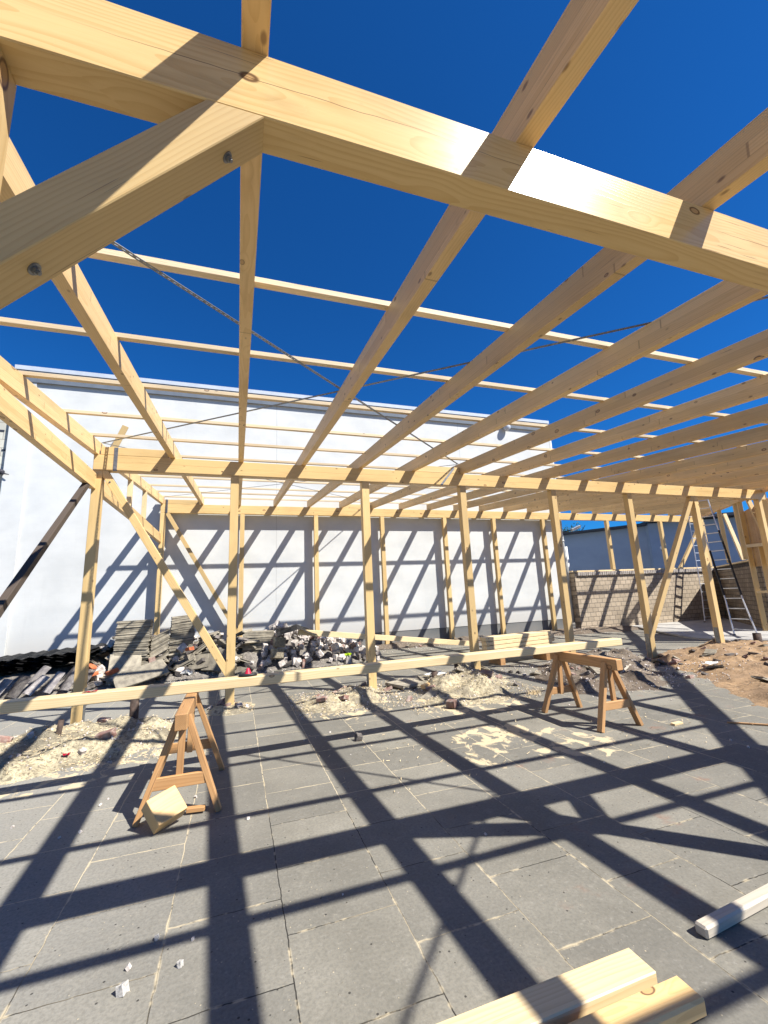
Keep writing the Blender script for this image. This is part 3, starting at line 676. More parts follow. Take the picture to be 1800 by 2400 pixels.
strap((-2.08, -5.0), (4.17, 1.18)); strap((-2.08, 1.18), (4.17, -5.0))
# perforated steel tie wrapped down the girder ends
for (x, y, z0, z1) in ((-1.825, 7.356, 3.652, 4.03), (-1.96, 13.426, 4.212, 4.60)):
    bm = bmesh.new(); bbox(bm, (x, y, (z0 + z1) / 2), (.052, .003, z1 - z0))
    k = z0 + .02
    while k < z1:
        for s in (-.014, .014): cyl(bm, (x + s, y - .0015, k), (x + s, y - .0028, k), .005, 6)
        k += .03
    mobj('steel_tie', bm, M_STEEL, None, tf)
bm = bmesh.new()
M, L = frame((4.05, 7.3565, 4.02), (3.74, 7.3565, 3.655)); bbox(bm, (L / 2, 0, 0), (L, .003, .04)); mobj('steel_tie', bm, M_STEEL, M, tf)

# ------------------------------------------------------------------ sawhorses and the long beam
def sawhorse(x0, y0, y1, label):
    """x0 centre, y0 front legs, y1 rear legs"""
    t = empty('sawhorse', (x0, (y0 + y1) / 2, 0), label, 'sawhorse', 'sawhorses carrying the long beam')
    def P(name, A, B, w, h, **k): return timber(name, A, B, w, h, W_HORSE, t, **k)
    P('top_rail', (x0, y0 - 0.09, 0.690), (x0, y1 + 0.05, 0.690), 0.092, 0.12, bev=.006)
    for yy, sg in ((y0 + .04, -1), (y1 - .04, 1)):
        for s in (-1, 1):
            P('leg', (x0 + s * .035, yy - sg * .05, 0.70), (x0 + s * .285, yy + sg * .02, 0.0), 0.042, 0.075, upv=(0, sg, 0.0), bev=.003, cut=[((0, 0, 0.002), (0, 0, -1)), ((0, 0, .742), (0, 0, 1))])
        P('stretcher', (x0 - .20, yy + sg * .012, 0.25), (x0 + .20, yy + sg * .012, 0.25), 0.03, 0.085, bev=.003)
        P('stile', (x0, yy - sg * .03, 0.63), (x0 - .01, yy - sg * .012, 0.205), 0.04, 0.05, upv=(1, 0, 0), bev=.003)
    return t
sawhorse(-0.385, 3.93, 4.86, 'brown pine sawhorse with an offcut block leaning at its front left leg')
sawhorse(4.085, 4.08, 5.05, 'brown pine sawhorse standing near the right end of the long beam')
lb = timber('long_beam', (-2.6, 4.655, 0.797), (5.10, 4.955, 0.797), 0.155, 0.090, W_PALE, bev=.006)
tag(lb, 'long pale squared timber lying across the two sawhorses', 'beam')

# offcut block tilted on its edge
Rm3 = Matrix(((0.755, -0.533, 0.382), (0.644, 0.491, -0.587), (0.125, 0.689, 0.714)))
M = Matrix.Translation((-0.517, 3.735, 0.004)) @ Rm3.to_4x4()
bm = bmesh.new(); bbox(bm, (.1105, .098, .055), (.221, .196, .110), bev=.004)
o = mobj('offcut_block', bm, W_BLOCK, M); tag(o, 'short chunky spruce offcut block tilted against the left sawhorse leg', 'wood block')
o = timber('wood_scrap', (-0.33, 3.98, 0.03), (-0.20, 3.96, 0.03), 0.05, 0.03, W_HORSE); tag(o, 'thin brown wood scrap wedged between the offcut block and sawhorse leg', 'wood scrap')

# foreground timbers
o = timber('squared_beam', (-1.2, 1.655, 0.033), (1.592, 1.655, 0.033), 0.132, 0.062, W_PALE, bev=.005); tag(o, 'pale squared beam lying in the front, the rear one of two', 'beam', 'pale beams lying on the paving in front')
o = timber('squared_beam', (-1.2, 1.505, 0.032), (1.655, 1.500, 0.032), 0.115, 0.060, W_BLOCK, bev=.009); tag(o, 'yellower beam lying in front of the other, nearest the viewer', 'beam', 'pale beams lying on the paving in front')
o = timber('white_timber', (1.995, 1.712, 0.026), (3.1, 1.795, 0.026), 0.058, 0.050, W_WHITE, bev=.009); tag(o, 'whitish rounded square timber lying on the paving at the right edge', 'timber')

# stack of boards and leaning plank behind
k = 0
for lay in range(5):
    for c_ in range(2):
        ln = random.Random(lay * 7 + c_).uniform(0, .25)
        o = timber('board', (5.12 + ln * .4 + c_ * .0, 8.60 + c_ * .165, 0.20 + lay * .088 + .0), (7.05 + ln, 8.88 + c_ * .165, 0.20 + lay * .088), 0.15, 0.078, W_PALE, bev=.004)
        nm = ['lowest', 'second', 'middle', 'fourth', 'topmost'][lay]
        tag(o, f'pale board in the {"front" if c_ == 0 else "rear"} column of the small stack behind the long beam, {nm} layer', 'board', 'pale boards stacked behind the long beam')
for xb in (5.5, 6.7):
    o = timber('bearer', (xb, 8.5, 0.075), (xb, 8.98, 0.075), 0.12, 0.15, W_HORSE)
    tag(o, 'short bearer block under the board stack, ' + ('left one' if xb < 6 else 'right one'), 'wood block', 'bearers under the board stack')
o = timber('plank', (1.42, 10.85, 0.83), (6.45, 11.25, 0.15), 0.16, 0.13, W_PALE, bev=.003); tag(o, 'long pale plank sloping from the rubble heap down to the paving', 'plank')
o = timber('roof_lath', (-3.43, 13.5, 6.02), (-3.15, 13.45, 6.75), 0.06, 0.16, W_POST, upv=(1, 0, 0)); 
tag(o, 'short brown double lath fixed high on the white wall above the left corner', 'lath')

# ------------------------------------------------------------------ rubble, slab stacks, tiles
random.seed(11)
def chunk_mesh(seed, s, jit):
    rr = random.Random(seed); bm = bmesh.new(); bbox(bm, (0, 0, 0), s)
    bmesh.ops.subdivide_edges(bm, edges=bm.edges[:], cuts=1, use_grid_fill=True)
    for v in bm.verts:
        v.co += Vector((rr.uniform(-1, 1) * s[0], rr.uniform(-1, 1) * s[1], rr.uniform(-1, 1) * s[2])) * jit
    es = [e for e in bm.edges if len(e.link_faces) == 2 and e.calc_face_angle(0) > 0.6]
    bmesh.ops.bevel(bm, geom=es, offset=min(s) * .07, segments=1, affect='EDGES')
    me = bpy.data.meshes.new('chunk'); bm.to_mesh(me); bm.free(); return me
cubes = [chunk_mesh(i, (.15, .14, .13), .055) for i in range(5)]
bricks = [chunk_mesh(20 + i, (.22, .11, .075), .05) for i in range(4)]
lumps = [chunk_mesh(40 + i, (.10, .09, .075), .13) for i in range(5)]
flats = [chunk_mesh(60 + i, (.36, .28, .05), .06) for i in range(4)]
def copies(meshes, mat, name):
    out = []
    for me in meshes:
        m2 = me.copy(); m2.materials.append(mat); m2.name = name; out.append(m2)
    return out
KIT = {'cube_p': copies(cubes, M_RUB, 'paving_cube'), 'brick_p': copies(bricks, M_RUB, 'broken_brick'), 'lump_p': copies(lumps, M_RUB, 'rubble_lump'),
       'cube_d': copies(cubes, M_RUBD, 'dark_cube'), 'brick_d': copies(bricks, M_RUBD, 'dark_brick'), 'flat_d': copies(flats, M_SLATE, 'slab_piece'),
       'brick_o': copies(bricks, M_BRK, 'orange_brick'), 'brick_r': copies(bricks, M_BRKR, 'red_brick'), 'lump_s': copies(cubes, M_STONE, 'stone')}
def put(kit, name, loc, rot, sc, label, cat, group=None):
    o = bpy.data.objects.new(name, random.choice(KIT[kit]))
    S = sc if isinstance(sc, tuple) else (sc, sc, sc)
    M = Matrix.Translation(Vector(loc)) @ rot.to_matrix().to_4x4() @ Matrix.Diagonal((*S, 1))
    COL.objects.link(o); o.matrix_basis = M; tag(o, label, cat, group); return o
from mathutils import Euler
def rrot(a=math.pi): return Euler((random.uniform(-a, a), random.uniform(-a, a), random.uniform(-math.pi, math.pi)))
n = 0
while n < 240:                                             # pale heap, right part
    x = random.uniform(0.55, 3.7); y = random.uniform(10.75, 12.3)
    h = H_H(x, y)
    if h <= 0 and random.random() < .8: continue
    top = 0.95 - 0.30 * (x - 1.0)
    if x < 0.9: top = .75
    lift = random.uniform(0, max(0.0, min(top, (y - 10.8) * 0.95) - max(0, h)))
    kit = random.choices(('cube_p', 'brick_p', 'lump_p', 'brick_d', 'brick_r'), (32, 14, 40, 9, 5))[0]
    lb_ = {'cube_p': 'pale grey paving cube lying in the rubble heap under the plank end', 'brick_p': 'pale broken brick lying in the rubble heap under the plank end',
           'lump_p': 'small pale lump of rubble in the heap under the plank end', 'brick_d': 'dark broken brick in the heap under the plank end', 'brick_r': 'dusty red broken brick in the heap under the plank end'}[kit]
    put(kit, {'cube_p': 'paving_cube', 'lump_p': 'rubble_lump'}.get(kit, 'broken_brick'), (x, y, max(0, h) + lift + .045), rrot(), random.uniform(.6, 1.15) if kit[0] != 'l' else random.uniform(.6, 1.25), lb_, 'rubble', 'pieces of rubble heaped by the white wall')
    n += 1
n = 0
while n < 150:                                              # darker rubble between the slab stacks
    x = random.uniform(-3.0, 0.4); y = random.uniform(10.55, 12.0)
    h = H_H(x, y)
    if h <= -.01: continue
    lift = random.uniform(0, max(0.0, min(.28, (y - 10.6) * 0.35)))
    kit = random.choices(('brick_d', 'flat_d', 'cube_p', 'lump_p', 'brick_p', 'brick_r'), (22, 26, 20, 22, 8, 4))[0]
    nm = {'flat_d': 'slab_piece', 'cube_p': 'paving_cube', 'lump_p': 'rubble_lump'}.get(kit, 'broken_brick')
    lb_ = {'flat_d': 'broken grey slab piece between the slab stacks', 'cube_p': 'pale paving cube between the slab stacks', 'lump_p': 'small pale rubble lump between the slab stacks',
           'brick_d': 'dark broken brick between the slab stacks', 'brick_p': 'pale broken brick between the slab stacks', 'brick_r': 'dusty red brick piece between the slab stacks'}[kit]
    put(kit, nm, (x, y, max(0, h) + lift + .04), rrot(.7), random.uniform(.7, 1.3), lb_, 'rubble', 'pieces of rubble between the slab stacks')
    n += 1
def slabstack(cx, cy, w, d, z0, z1, rz, lean, label, group, seed, th=.045):
    rr = random.Random(seed); me = []
    for i in range(3):
        m2 = chunk_mesh(seed * 10 + i, (w, d, th), .012); m2.materials.append(M_SLATE); me.append(m2)
    z = z0
    while z < z1:
        t = z / max(z1, .1); j = .010 if z > z0 + (z1 - z0) * .40 else .035
        o = bpy.data.objects.new('stacked_slab', rr.choice(me))
        rot = Euler((rr.uniform(-.01, .01), lean + rr.uniform(-.012, .012) * (1 if j < .02 else 2.5), rz + rr.uniform(-.03, .03)))
        sc = Matrix.Diagonal((rr.uniform(.96, 1.02), rr.uniform(.95, 1.0), rr.uniform(.85, 1.1), 1))
        o.matrix_basis = Matrix.Translation((cx + rr.uniform(-j, j) + .07 * (t - .5), cy + rr.uniform(-j, j), z + th / 2)) @ rot.to_matrix().to_4x4() @ sc
        COL.objects.link(o); tag(o, label, 'slab', group); z += th * 1.06
slabstack(-2.17, 11.25, .66, .52, .35, 1.30, .05, 0.0, 'thin grey slab in the tall left stack by the white wall', 'slabs stacked in the left pile', 3)
slabstack(-1.22, 11.55, .52, .46, .30, 1.34, .15, -0.09, 'thin grey slab in the stack behind the diagonal brace', 'slabs stacked in the middle pile', 4)
slabstack(0.52, 11.75, .72, .50, .10, .86, -.06, 0.03, 'thin grey slab in the low stack right of the second post', 'slabs stacked in the right pile', 5)
slabstack(-1.68, 11.35, .42, .34, .30, .95, .25, -0.50, 'thin broken slab in the slanting stack between the two tall stacks', 'slabs slumped between the stacks', 6)
# big slabs leaning against the stacks
def lean_slab(cx, cy, cz, w, h, th, rx_, ry_, rz_, label, seed):
    me = chunk_mesh(seed, (w, h, th), .035); me.materials.append(M_SLATE)
    o = bpy.data.objects.new('leaning_slab', me); COL.objects.link(o)
    o.matrix_basis = Matrix.Translation((cx, cy, cz)) @ Euler((rx_, ry_, rz_)).to_matrix().to_4x4(); return tag(o, label, 'slab')
lean_slab(-2.22, 10.85, .34, .58, .62, .05, R(60), 0, R(6), 'large grey slab leaning upright against the tall left stack', 91)
lean_slab(-1.85, 10.55, .22, .95, .42, .05, R(40), R(-14), R(14), 'broad broken slab leaning low in front of the left stack', 92)
lean_slab(-0.42, 10.95, .33, .44, .55, .05, R(50), R(8), R(-22), 'grey slab leaning just left of the second post', 93)
lean_slab(-0.78, 11.0, .32, .42, .36, .05, R(48), R(-5), R(-8), 'grey slab leaning behind the foot of the diagonal brace', 94)
# roof tiles
def tile_mesh():
    bm = bmesh.new(); nx = 10
    vs = []
    for i in range(nx + 1):
        x = -.13 + .26 * i / nx; z = .045 * math.cos(math.pi * (i / nx - .5)) ** 1 if True else 0
        z = .055 * math.sin(math.pi * i / nx) if i <= 8 else .055 * math.sin(math.pi * .8) - .012 * (i - 8)
        vs.append([bm.verts.new((x, y, z)) for y in (-.21, .21)])
    for i in range(nx): bm.faces.new((vs[i][0], vs[i + 1][0], vs[i + 1][1], vs[i][1]))
    r = bmesh.ops.solidify(bm, geom=bm.faces[:], thickness=.014)
    me = bpy.data.meshes.new('roof_tile'); bm.to_mesh(me); bm.free(); me.materials.append(M_TILE); return me
tm = tile_mesh()
spots = [(-4.15, 10.35, .18), (-3.88, 10.4, .20), (-3.6, 10.38, .20), (-3.33, 10.42, .22), (-3.08, 10.45, .22), (-2.84, 10.5, .22), (-4.4, 10.45, .17), (-3.7, 10.75, .33), (-3.1, 10.8, .35)]
for i, (x, y, z) in enumerate(spots):
    o = bpy.data.objects.new('roof_tile', tm); COL.objects.link(o)
    o.matrix_basis = Matrix.Translation((x, y, z)) @ Euler((R(48 + 8 * math.sin(i * 2.3)), R(6 * math.sin(i)), R(-32 + 7 * math.sin(i * 1.7)))).to_matrix().to_4x4()
    tag(o, 'old curved grey roof tile leaning in the row before the black sheets', 'roof tile', 'roof tiles leaning before the black sheets')
for (x, y, z, l) in ((-2.86, 10.95, .40, 'upper orange brick beside the roof tiles, left of the first post'), (-2.78, 10.72, .28, 'lower orange brick beside the roof tiles, left of the first post'),
                     (-2.42, 10.75, .30, 'orange brick just right of the first post'), (-0.98, 10.95, .62, 'orange brick lying by the diagonal brace among grey rubble')):
    put('brick_o', 'orange_brick', (x, y, z), rrot(.3), 1.0, l, 'brick')
# black corrugated sheets
def corr(L, W, seed):
    bm = bmesh.new(); nx = 44; rows = []
    for i in range(nx + 1):
        x = -L / 2 + L * i / nx
        rows.append([bm.verts.new((x, -W / 2 + W * j / 6, .018 * math.sin(i * math.pi / 2) + .01 * noise.noise(Vector((x * 2, j, seed))))) for j in range(7)])
    for i in range(nx):
        for j in range(6): bm.faces.new((rows[i][j], rows[i + 1][j], rows[i + 1][j + 1], rows[i][j + 1]))
    bmesh.ops.solidify(bm, geom=bm.faces[:], thickness=.008)
    return bm
for i in range(7):
    bm = corr(2.6, 1.1, i)
    M = Matrix.Translation((-4.15 + .05 * math.sin(i * 3), 11.75 + .04 * math.cos(i * 2.2), .42 + i * .042)) @ Euler((R(3), R(-7 + .5 * i), R(-4 + 1.5 * math.sin(i * 1.9)))).to_matrix().to_4x4()
    o = mobj('corrugated_sheet', bm, M_SHEET, M)
    tag(o, 'black corrugated roof sheet in the flat pile at the left wall foot', 'roof sheet', 'black corrugated sheets piled at the left')
for i in range(3):
    bm = corr(1.0, .8, i + 9)
    M = Matrix.Translation((-2.9 + .1 * i, 11.6, .62 + i * .05)) @ Euler((R(2), R(-22 - 3 * i), R(10))).to_matrix().to_4x4()
    o = mobj('corrugated_sheet', bm, M_SHEET, M); tag(o, 'short black corrugated sheet tilted up behind the first post', 'roof sheet', 'short black sheets behind the first post')

# dark crumpled sheet on the heap
bm = bmesh.new(); rows = []
for i in range(11):
    rows.append([])
    for j in range(7):
        x = i / 10 * 0.95 - .45; y = j / 6 * .5 - .25
        rows[-1].append(bm.verts.new((x, y, .17 * (1 - abs(x) / .5) + .05 * noise.noise(Vector((x * 4, y * 4, 3))))))
for i in range(10):
    for j in range(6): bm.faces.new((rows[i][j], rows[i + 1][j], rows[i + 1][j + 1], rows[i][j + 1]))
bmesh.ops.solidify(bm, geom=bm.faces[:], thickness=.01)
o = mobj('roofing_felt', bm, M_SHEET, Matrix.Translation((1.35, 10.85, .80)) @ Euler((R(12), R(3), 0)).to_matrix().to_4x4()); tag(o, 'folded piece of black roofing felt lying on top of the rubble heap', 'roofing felt')

# concrete block with pebble face on heap
for (x, z, l) in ((.98, .62, 'upper'), (.93, .36, 'lower')):
    me = chunk_mesh(int(x * 100), (.26, .2, .22), .02); me.materials.append(M_SAW); o = bpy.data.objects.new('gravel_block', me); COL.objects.link(o)
    o.matrix_basis = Matrix.Translation((x, 10.95, z)) @ Euler((R(-8), R(7), R(12))).to_matrix().to_4x4(); tag(o, f'washed gravel concrete block in the rubble heap, the {l} of two', 'block')

# ------------------------------------------------------------------ pipes, stones and small litter
def pipe(x, y, h, r, label, tilt=(0, 0), mat=M_RUST):
    bm = bmesh.new(); z0 = gz(x, y) - .05
    T = Matrix.Translation((x, y, z0)) @ Euler((tilt[0], tilt[1], 0)).to_matrix().to_4x4()
    g1 = bmesh.ops.create_cone(bm, cap_ends=False, segments=20, radius1=r, radius2=r * .98, depth=h, matrix=T @ Matrix.Translation((0, 0, h / 2)))
    g2 = bmesh.ops.create_cone(bm, cap_ends=False, segments=20, radius1=r * .82, radius2=r * .8, depth=h, matrix=T @ Matrix.Translation((0, 0, h / 2)))
    top1 = sorted(g1['verts'], key=lambda v: (T.inverted() @ v.co).z)[20:]; top2 = sorted(g2['verts'], key=lambda v: (T.inverted() @ v.co).z)[20:]
    es = [e for e in bm.edges if (e.verts[0] in top1 and e.verts[1] in top1) or (e.verts[0] in top2 and e.verts[1] in top2)]
    bmesh.ops.bridge_loops(bm, edges=es)
    o = mobj('pipe_stub', bm, mat, None, None, True); tag(o, label, 'pipe'); return o
pipe(-1.28, 6.98, 0.33, .055, 'thick dark pipe stub standing in sawdust left of the left sawhorse')
pipe(-1.97, 6.45, 0.22, .03, 'thin rusty pipe stub at the foot of the first post', (0, .12))
pipe(3.33, 7.35, .26, .05, 'dark pipe stub standing at the left of the large sawdust mound')
pipe(3.98, 7.75, .26, .04, 'short dark pipe stub at the back of the large sawdust mound')
pipe(11.85, 7.35, .28, .085, 'wide black drain pipe stub in the sand at the right')
for (x, y, s, l) in ((-.415, 2.385, .26, 'largest white pebble on the paving in the left foreground'), (-.33, 2.655, .13, 'small white pebble above the largest one on the paving'),
                     (-.205, 2.44, .15, 'white pebble right of the largest one on the paving')):
    put('lump_s', 'pebble', (x, y, .035 * s + .005), rrot(), s, l, 'pebble')
put('lump_p', 'dark_stone', (1.32, 5.06, .03), rrot(), 0.5, 'dark stone lying alone on the paving near the middle', 'stone').data = KIT['cube_d'][1]
put('brick_r', 'broken_brick', (2.87, 5.80, .06), rrot(.2), (.6, 1.0, 1.3), 'small dark red brick piece in front of the large sawdust mound', 'brick')
put('brick_r', 'broken_brick', (-1.38, 6.05, gz(-1.38, 6.05) + .05), rrot(.3), (.9, 1, 1.2), 'pinkish broken brick in the sawdust left of the left sawhorse', 'brick')
put('brick_r', 'broken_brick', (-2.55, 6.55, gz(-2.5, 6.5) + .05), rrot(.3), (.9, 1, 1.2), 'reddish broken brick near the left edge on sawdust', 'brick')
put('brick_r', 'broken_brick', (4.10, 6.9, gz(4.1, 6.9) + .04), rrot(.5), 1, 'red brick piece on the right flank of the large sawdust mound', 'brick')
put('brick_r', 'broken_brick', (1.55, 6.75, gz(1.55, 6.75) + .04), rrot(.5), .8, 'reddish stone on the sawdust mound left of the third post', 'brick')
put('brick_o', 'wood_lump', (1.22, 6.75, gz(1.22, 6.75) + .04), rrot(.5), .7, 'orange lump at the left of the sawdust mound left of the third post', 'brick').data = KIT['brick_r'][2]
random.seed(21)
for (x0, x1, y0, y1, n_, ks, lab, grp) in (
    (2.5, 4.6, 6.4, 8.0, 26, ('brick_d', 'brick_r', 'lump_p', 'flat_d'), 'broken brick or stone lying on the large sawdust mound', 'stones on the large sawdust mound'),
    (1.0, 2.5, 7.2, 8.1, 12, ('brick_d', 'brick_r', 'lump_p'), 'broken brick lying around the foot of the third post', 'stones round the third post'),
    (5.0, 8.2, 5.7, 8.1, 44, ('brick_d', 'flat_d', 'lump_p', 'brick_r', 'brick_d'), 'dark stone or slab piece in the dug soil behind the right sawhorse', 'stones in the dug soil'),
    (7.2, 12.5, 4.4, 8.0, 60, ('lump_p', 'brick_r', 'brick_d', 'flat_d', 'brick_d'), 'small stone lying on the orange sand', 'stones on the orange sand'),
    (4.5, 12.0, 12.6, 13.3, 22, ('brick_d', 'brick_r', 'lump_p', 'flat_d'), 'broken brick lying at the foot of the white wall', 'stones along the wall foot'),
    (-2.9, -1.0, 5.8, 7.2, 14, ('lump_p', 'brick_r', 'lump_p'), 'small stone in the sawdust round the first post', 'stones round the first post'),
    (-.4, .2, 7.1, 7.6, 9, ('lump_p', 'brick_r'), 'stone packed in the hole round the second post', 'stones round the second post')):
    for i in range(n_):
        x = random.uniform(x0, x1); y = random.uniform(y0, y1); z = gz(x, y); k_ = random.choice(ks)
        s = random.uniform(.3, .8)
        put(k_, {'flat_d': 'slab_piece', 'lump_p': 'stone'}.get(k_, 'broken_brick'), (x, y, z + .02 * s), rrot(.5), s, lab, 'stone', grp)
# paving slabs lifted and lying by the holes
for (x, y, z, rx_, ry_, rz_, l) in ((2.85, 7.55, .045, 0, .02, .35, 'lifted paving slab lying left of the large sawdust mound'), (6.0, 6.1, .13, .1, .12, -.5, 'lifted paving slab tilted on the dug soil behind the right sawhorse'),
                                    (7.1, 7.2, .15, .08, .1, .3, 'lifted grey slab lying beside the sixth post')):
    me = chunk_mesh(int(x * 31), (.52, .50, .055), .012); me.materials.append(M_SLATE); o = bpy.data.objects.new('loose_paving_slab', me); COL.objects.link(o)
    o.matrix_basis = Matrix.Translation((x, y, z)) @ Euler((rx_, ry_, rz_)).to_matrix().to_4x4(); tag(o, l, 'paving slab')
o = timber('wood_offcut', (2.95, 7.0, .07), (3.22, 7.1, .09), .10, .06, W_BLOCK); tag(o, 'short yellow wood offcut lying at the left side of the large sawdust mound', 'wood offcut')
o = timber('wood_chip', (4.66, 3.93, .012), (4.80, 3.94, .012), .05, .02, W_PALE, bev=.001); tag(o, 'small flat wood chip on the paving right of the right sawhorse', 'wood chip')
o = timber('wood_stick', (5.22, 3.72, .012), (5.50, 3.45, .012), .02, .015, W_HORSE, bev=.001); tag(o, 'thin brown stick on the paving at the edge of the sand', 'stick')
o = timber('white_lath', (6.75, 6.35, .17), (6.1, 5.95, .14), .03, .02, W_WHITE, bev=.001); tag(o, 'thin pale lath lying on the dug soil behind the right sawhorse', 'lath')
def scrap(name, x, y, z, s, mat, label, cat, seed):
    rr = random.Random(seed); bm = bmesh.new(); rows = []
    for i in range(5):
        rows.append([bm.verts.new(((i / 4 - .5) * s[0] + rr.uniform(-.1, .1) * s[0], (j / 4 - .5) * s[1] + rr.uniform(-.1, .1) * s[1], rr.uniform(0, 1) * s[2])) for j in range(5)])
    for i in range(4):
        for j in range(4): bm.faces.new((rows[i][j], rows[i + 1][j], rows[i + 1][j + 1], rows[i][j + 1]))
    bmesh.ops.solidify(bm, geom=bm.faces[:], thickness=.003)
    o = mobj(name, bm, mat, Matrix.Translation((x, y, z))); return tag(o, label, cat)
scrap('white_paper', 3.55, 7.75, .10, (.38, .25, .04), M_WHITE, 'white sheet of paper between the pipes behind the large sawdust mound', 'paper', 1)
scrap('white_board_piece', 7.95, 5.75, gz(7.95, 5.75) + .03, (.28, .16, .03), M_WHITE, 'white board fragment lying on the orange sand at right', 'scrap', 2)
scrap('white_plastic', 7.6, 8.35, gz(7.6, 8.35) + .02, (.4, .2, .05), M_WHITE, 'white plastic scrap behind the sixth post', 'scrap', 3)
scrap('white_rag', -0.98, 10.6, .12, (.22, .2, .12), M_WHITE, 'white crumpled plastic at the front of the rubble', 'scrap', 4)
scrap('red_wrapper', -1.66, 5.74, gz(-1.66, 5.74) + .01, (.06, .05, .03), M_RED, 'small red wrapper in the sawdust left of the left sawhorse', 'wrapper', 5)
scrap('yellow_plastic', 2.62, 10.85, .16, (.16, .14, .10), M_YEL, 'bright yellow green plastic scrap at the right foot of the rubble heap', 'scrap', 6)
scrap('red_string', -1.22, 4.70, .845, (.10, .05, .012), M_RED, 'red and white string lying on the long beam by the first post', 'string', 7)
# chalk line reel lying on the beam
t = empty('tape_reel', (0.12, 4.76, 0.843), 'black tape reel with red handle lying on the long beam', 'tape reel')
bm = bmesh.new(); bmesh.ops.create_cone(bm, cap_ends=True, segments=20, radius1=.07, radius2=.065, depth=.025, matrix=Matrix.Translation((.12, 4.76, .856)) @ Matrix.Diagonal((1.3, .8, 1, 1)))
mobj('reel_body', bm, M_BLACK, None, t, True)
bm = bmesh.new(); bmesh.ops.create_cone(bm, cap_ends=True, segments=12, radius1=.035, radius2=.012, depth=.05, matrix=Matrix.Translation((.12, 4.76, .893))); mobj('handle', bm, M_RED, None, t)
# litter nobody could count
random.seed(31)
def scatter(name, areas, mat, label, cat, mk):
    bm = bmesh.new()
    for (x0, x1, y0, y1, n_) in areas:
        for i in range(n_):
            x = random.uniform(x0, x1); y = random.uniform(y0, y1); z = gz(x, y); mk(bm, x, y, z)
    o = mobj(name, bm, mat); return tag(o, label, cat, kind='stuff')
def mk_sliver(bm, x, y, z):
    a = random.uniform(0, math.pi); l = random.uniform(.01, .04); w = random.uniform(.002, .006); t = random.uniform(-.5, .5)
    dx, dy = math.cos(a) * l / 2, math.sin(a) * l / 2; px, py = -math.sin(a) * w / 2, math.cos(a) * w / 2; dz = math.sin(t) * l / 2
    zz = z + .006 + abs(dz)
    bm.faces.new([bm.verts.new(p) for p in ((x - dx - px, y - dy - py, zz - dz), (x + dx - px, y + dy - py, zz + dz), (x + dx + px, y + dy + py, zz + dz + .003), (x - dx + px, y - dy + py, zz - dz + .003))])
scatter('wood_shavings', ((2.3, 4.7, 5.7, 8.2, 2600), (.8, 2.5, 6.2, 7.9, 1300), (-3.0, -.7, 5.4, 7.3, 1700), (-.4, .3, 7.0, 7.7, 260), (.8, 3.4, 3.6, 5.6, 200), (5, 8, 5.4, 8, 500), (3.6, 5.6, 3.2, 4.6, 160)), M_FIBRE, 'pale wood shavings scattered over the sawdust and paving', 'wood shavings', mk_sliver)
def mk_grit(bm, x, y, z):
    s = random.uniform(.006, .024); M = Matrix.Translation((x, y, z + s * .3)) @ rrot().to_matrix().to_4x4() @ Matrix.Diagonal((s, s * .8, s * .6, 1))
    bmesh.ops.create_cube(bm, size=1, matrix=M)
scatter('grit', ((2.4, 4.7, 5.8, 8.2, 420), (.8, 2.5, 6.2, 8.0, 240), (-3.0, -.7, 5.4, 7.3, 320), (4.9, 8.4, 5.2, 8.3, 900), (7, 12.5, 4, 8, 380), (-1.5, 3.8, 10.2, 11.4, 700), (-3, 6, 2.4, 5.5, 50), (3.7, 12.5, 12.0, 13.6, 500)), M_RUB, 'grit and crumbs of stone scattered over soil and paving', 'grit', mk_grit)
bm = bmesh.new()
for i in range(60):
    a = random.uniform(0, 6.28); l = random.uniform(.05, .13); x, y = -2.55 + random.gauss(0, .07), 6.95 + random.gauss(0, .05)
    tip = (x + math.cos(a) * l * .7, y + math.sin(a) * l * .7, l * .6); w = .004
    bm.faces.new([bm.verts.new(p) for p in ((x - w, y, 0), (x + w, y, 0), tip)])
o = mobj('grass_tuft', bm, M_LEAF); tag(o, 'small green grass tuft in a paving joint left of the first post', 'grass')
bm = bmesh.new()
for i in range(110):
    a = random.uniform(0, 6.28); l = random.uniform(.08, .2); x, y = 4.35 + random.gauss(0, .05), 5.95 + random.gauss(0, .04)
    tip = (x + math.cos(a) * l * .6, y + math.sin(a) * l * .6, l * .6); w = .003
    bm.faces.new([bm.verts.new(p) for p in ((x - w, y, 0), (x + w, y, 0), tip)])
o = mobj('dry_grass_tuft', bm, M_FIBRE); tag(o, 'dry straw tuft on the paving left of the right sawhorse', 'dry grass')

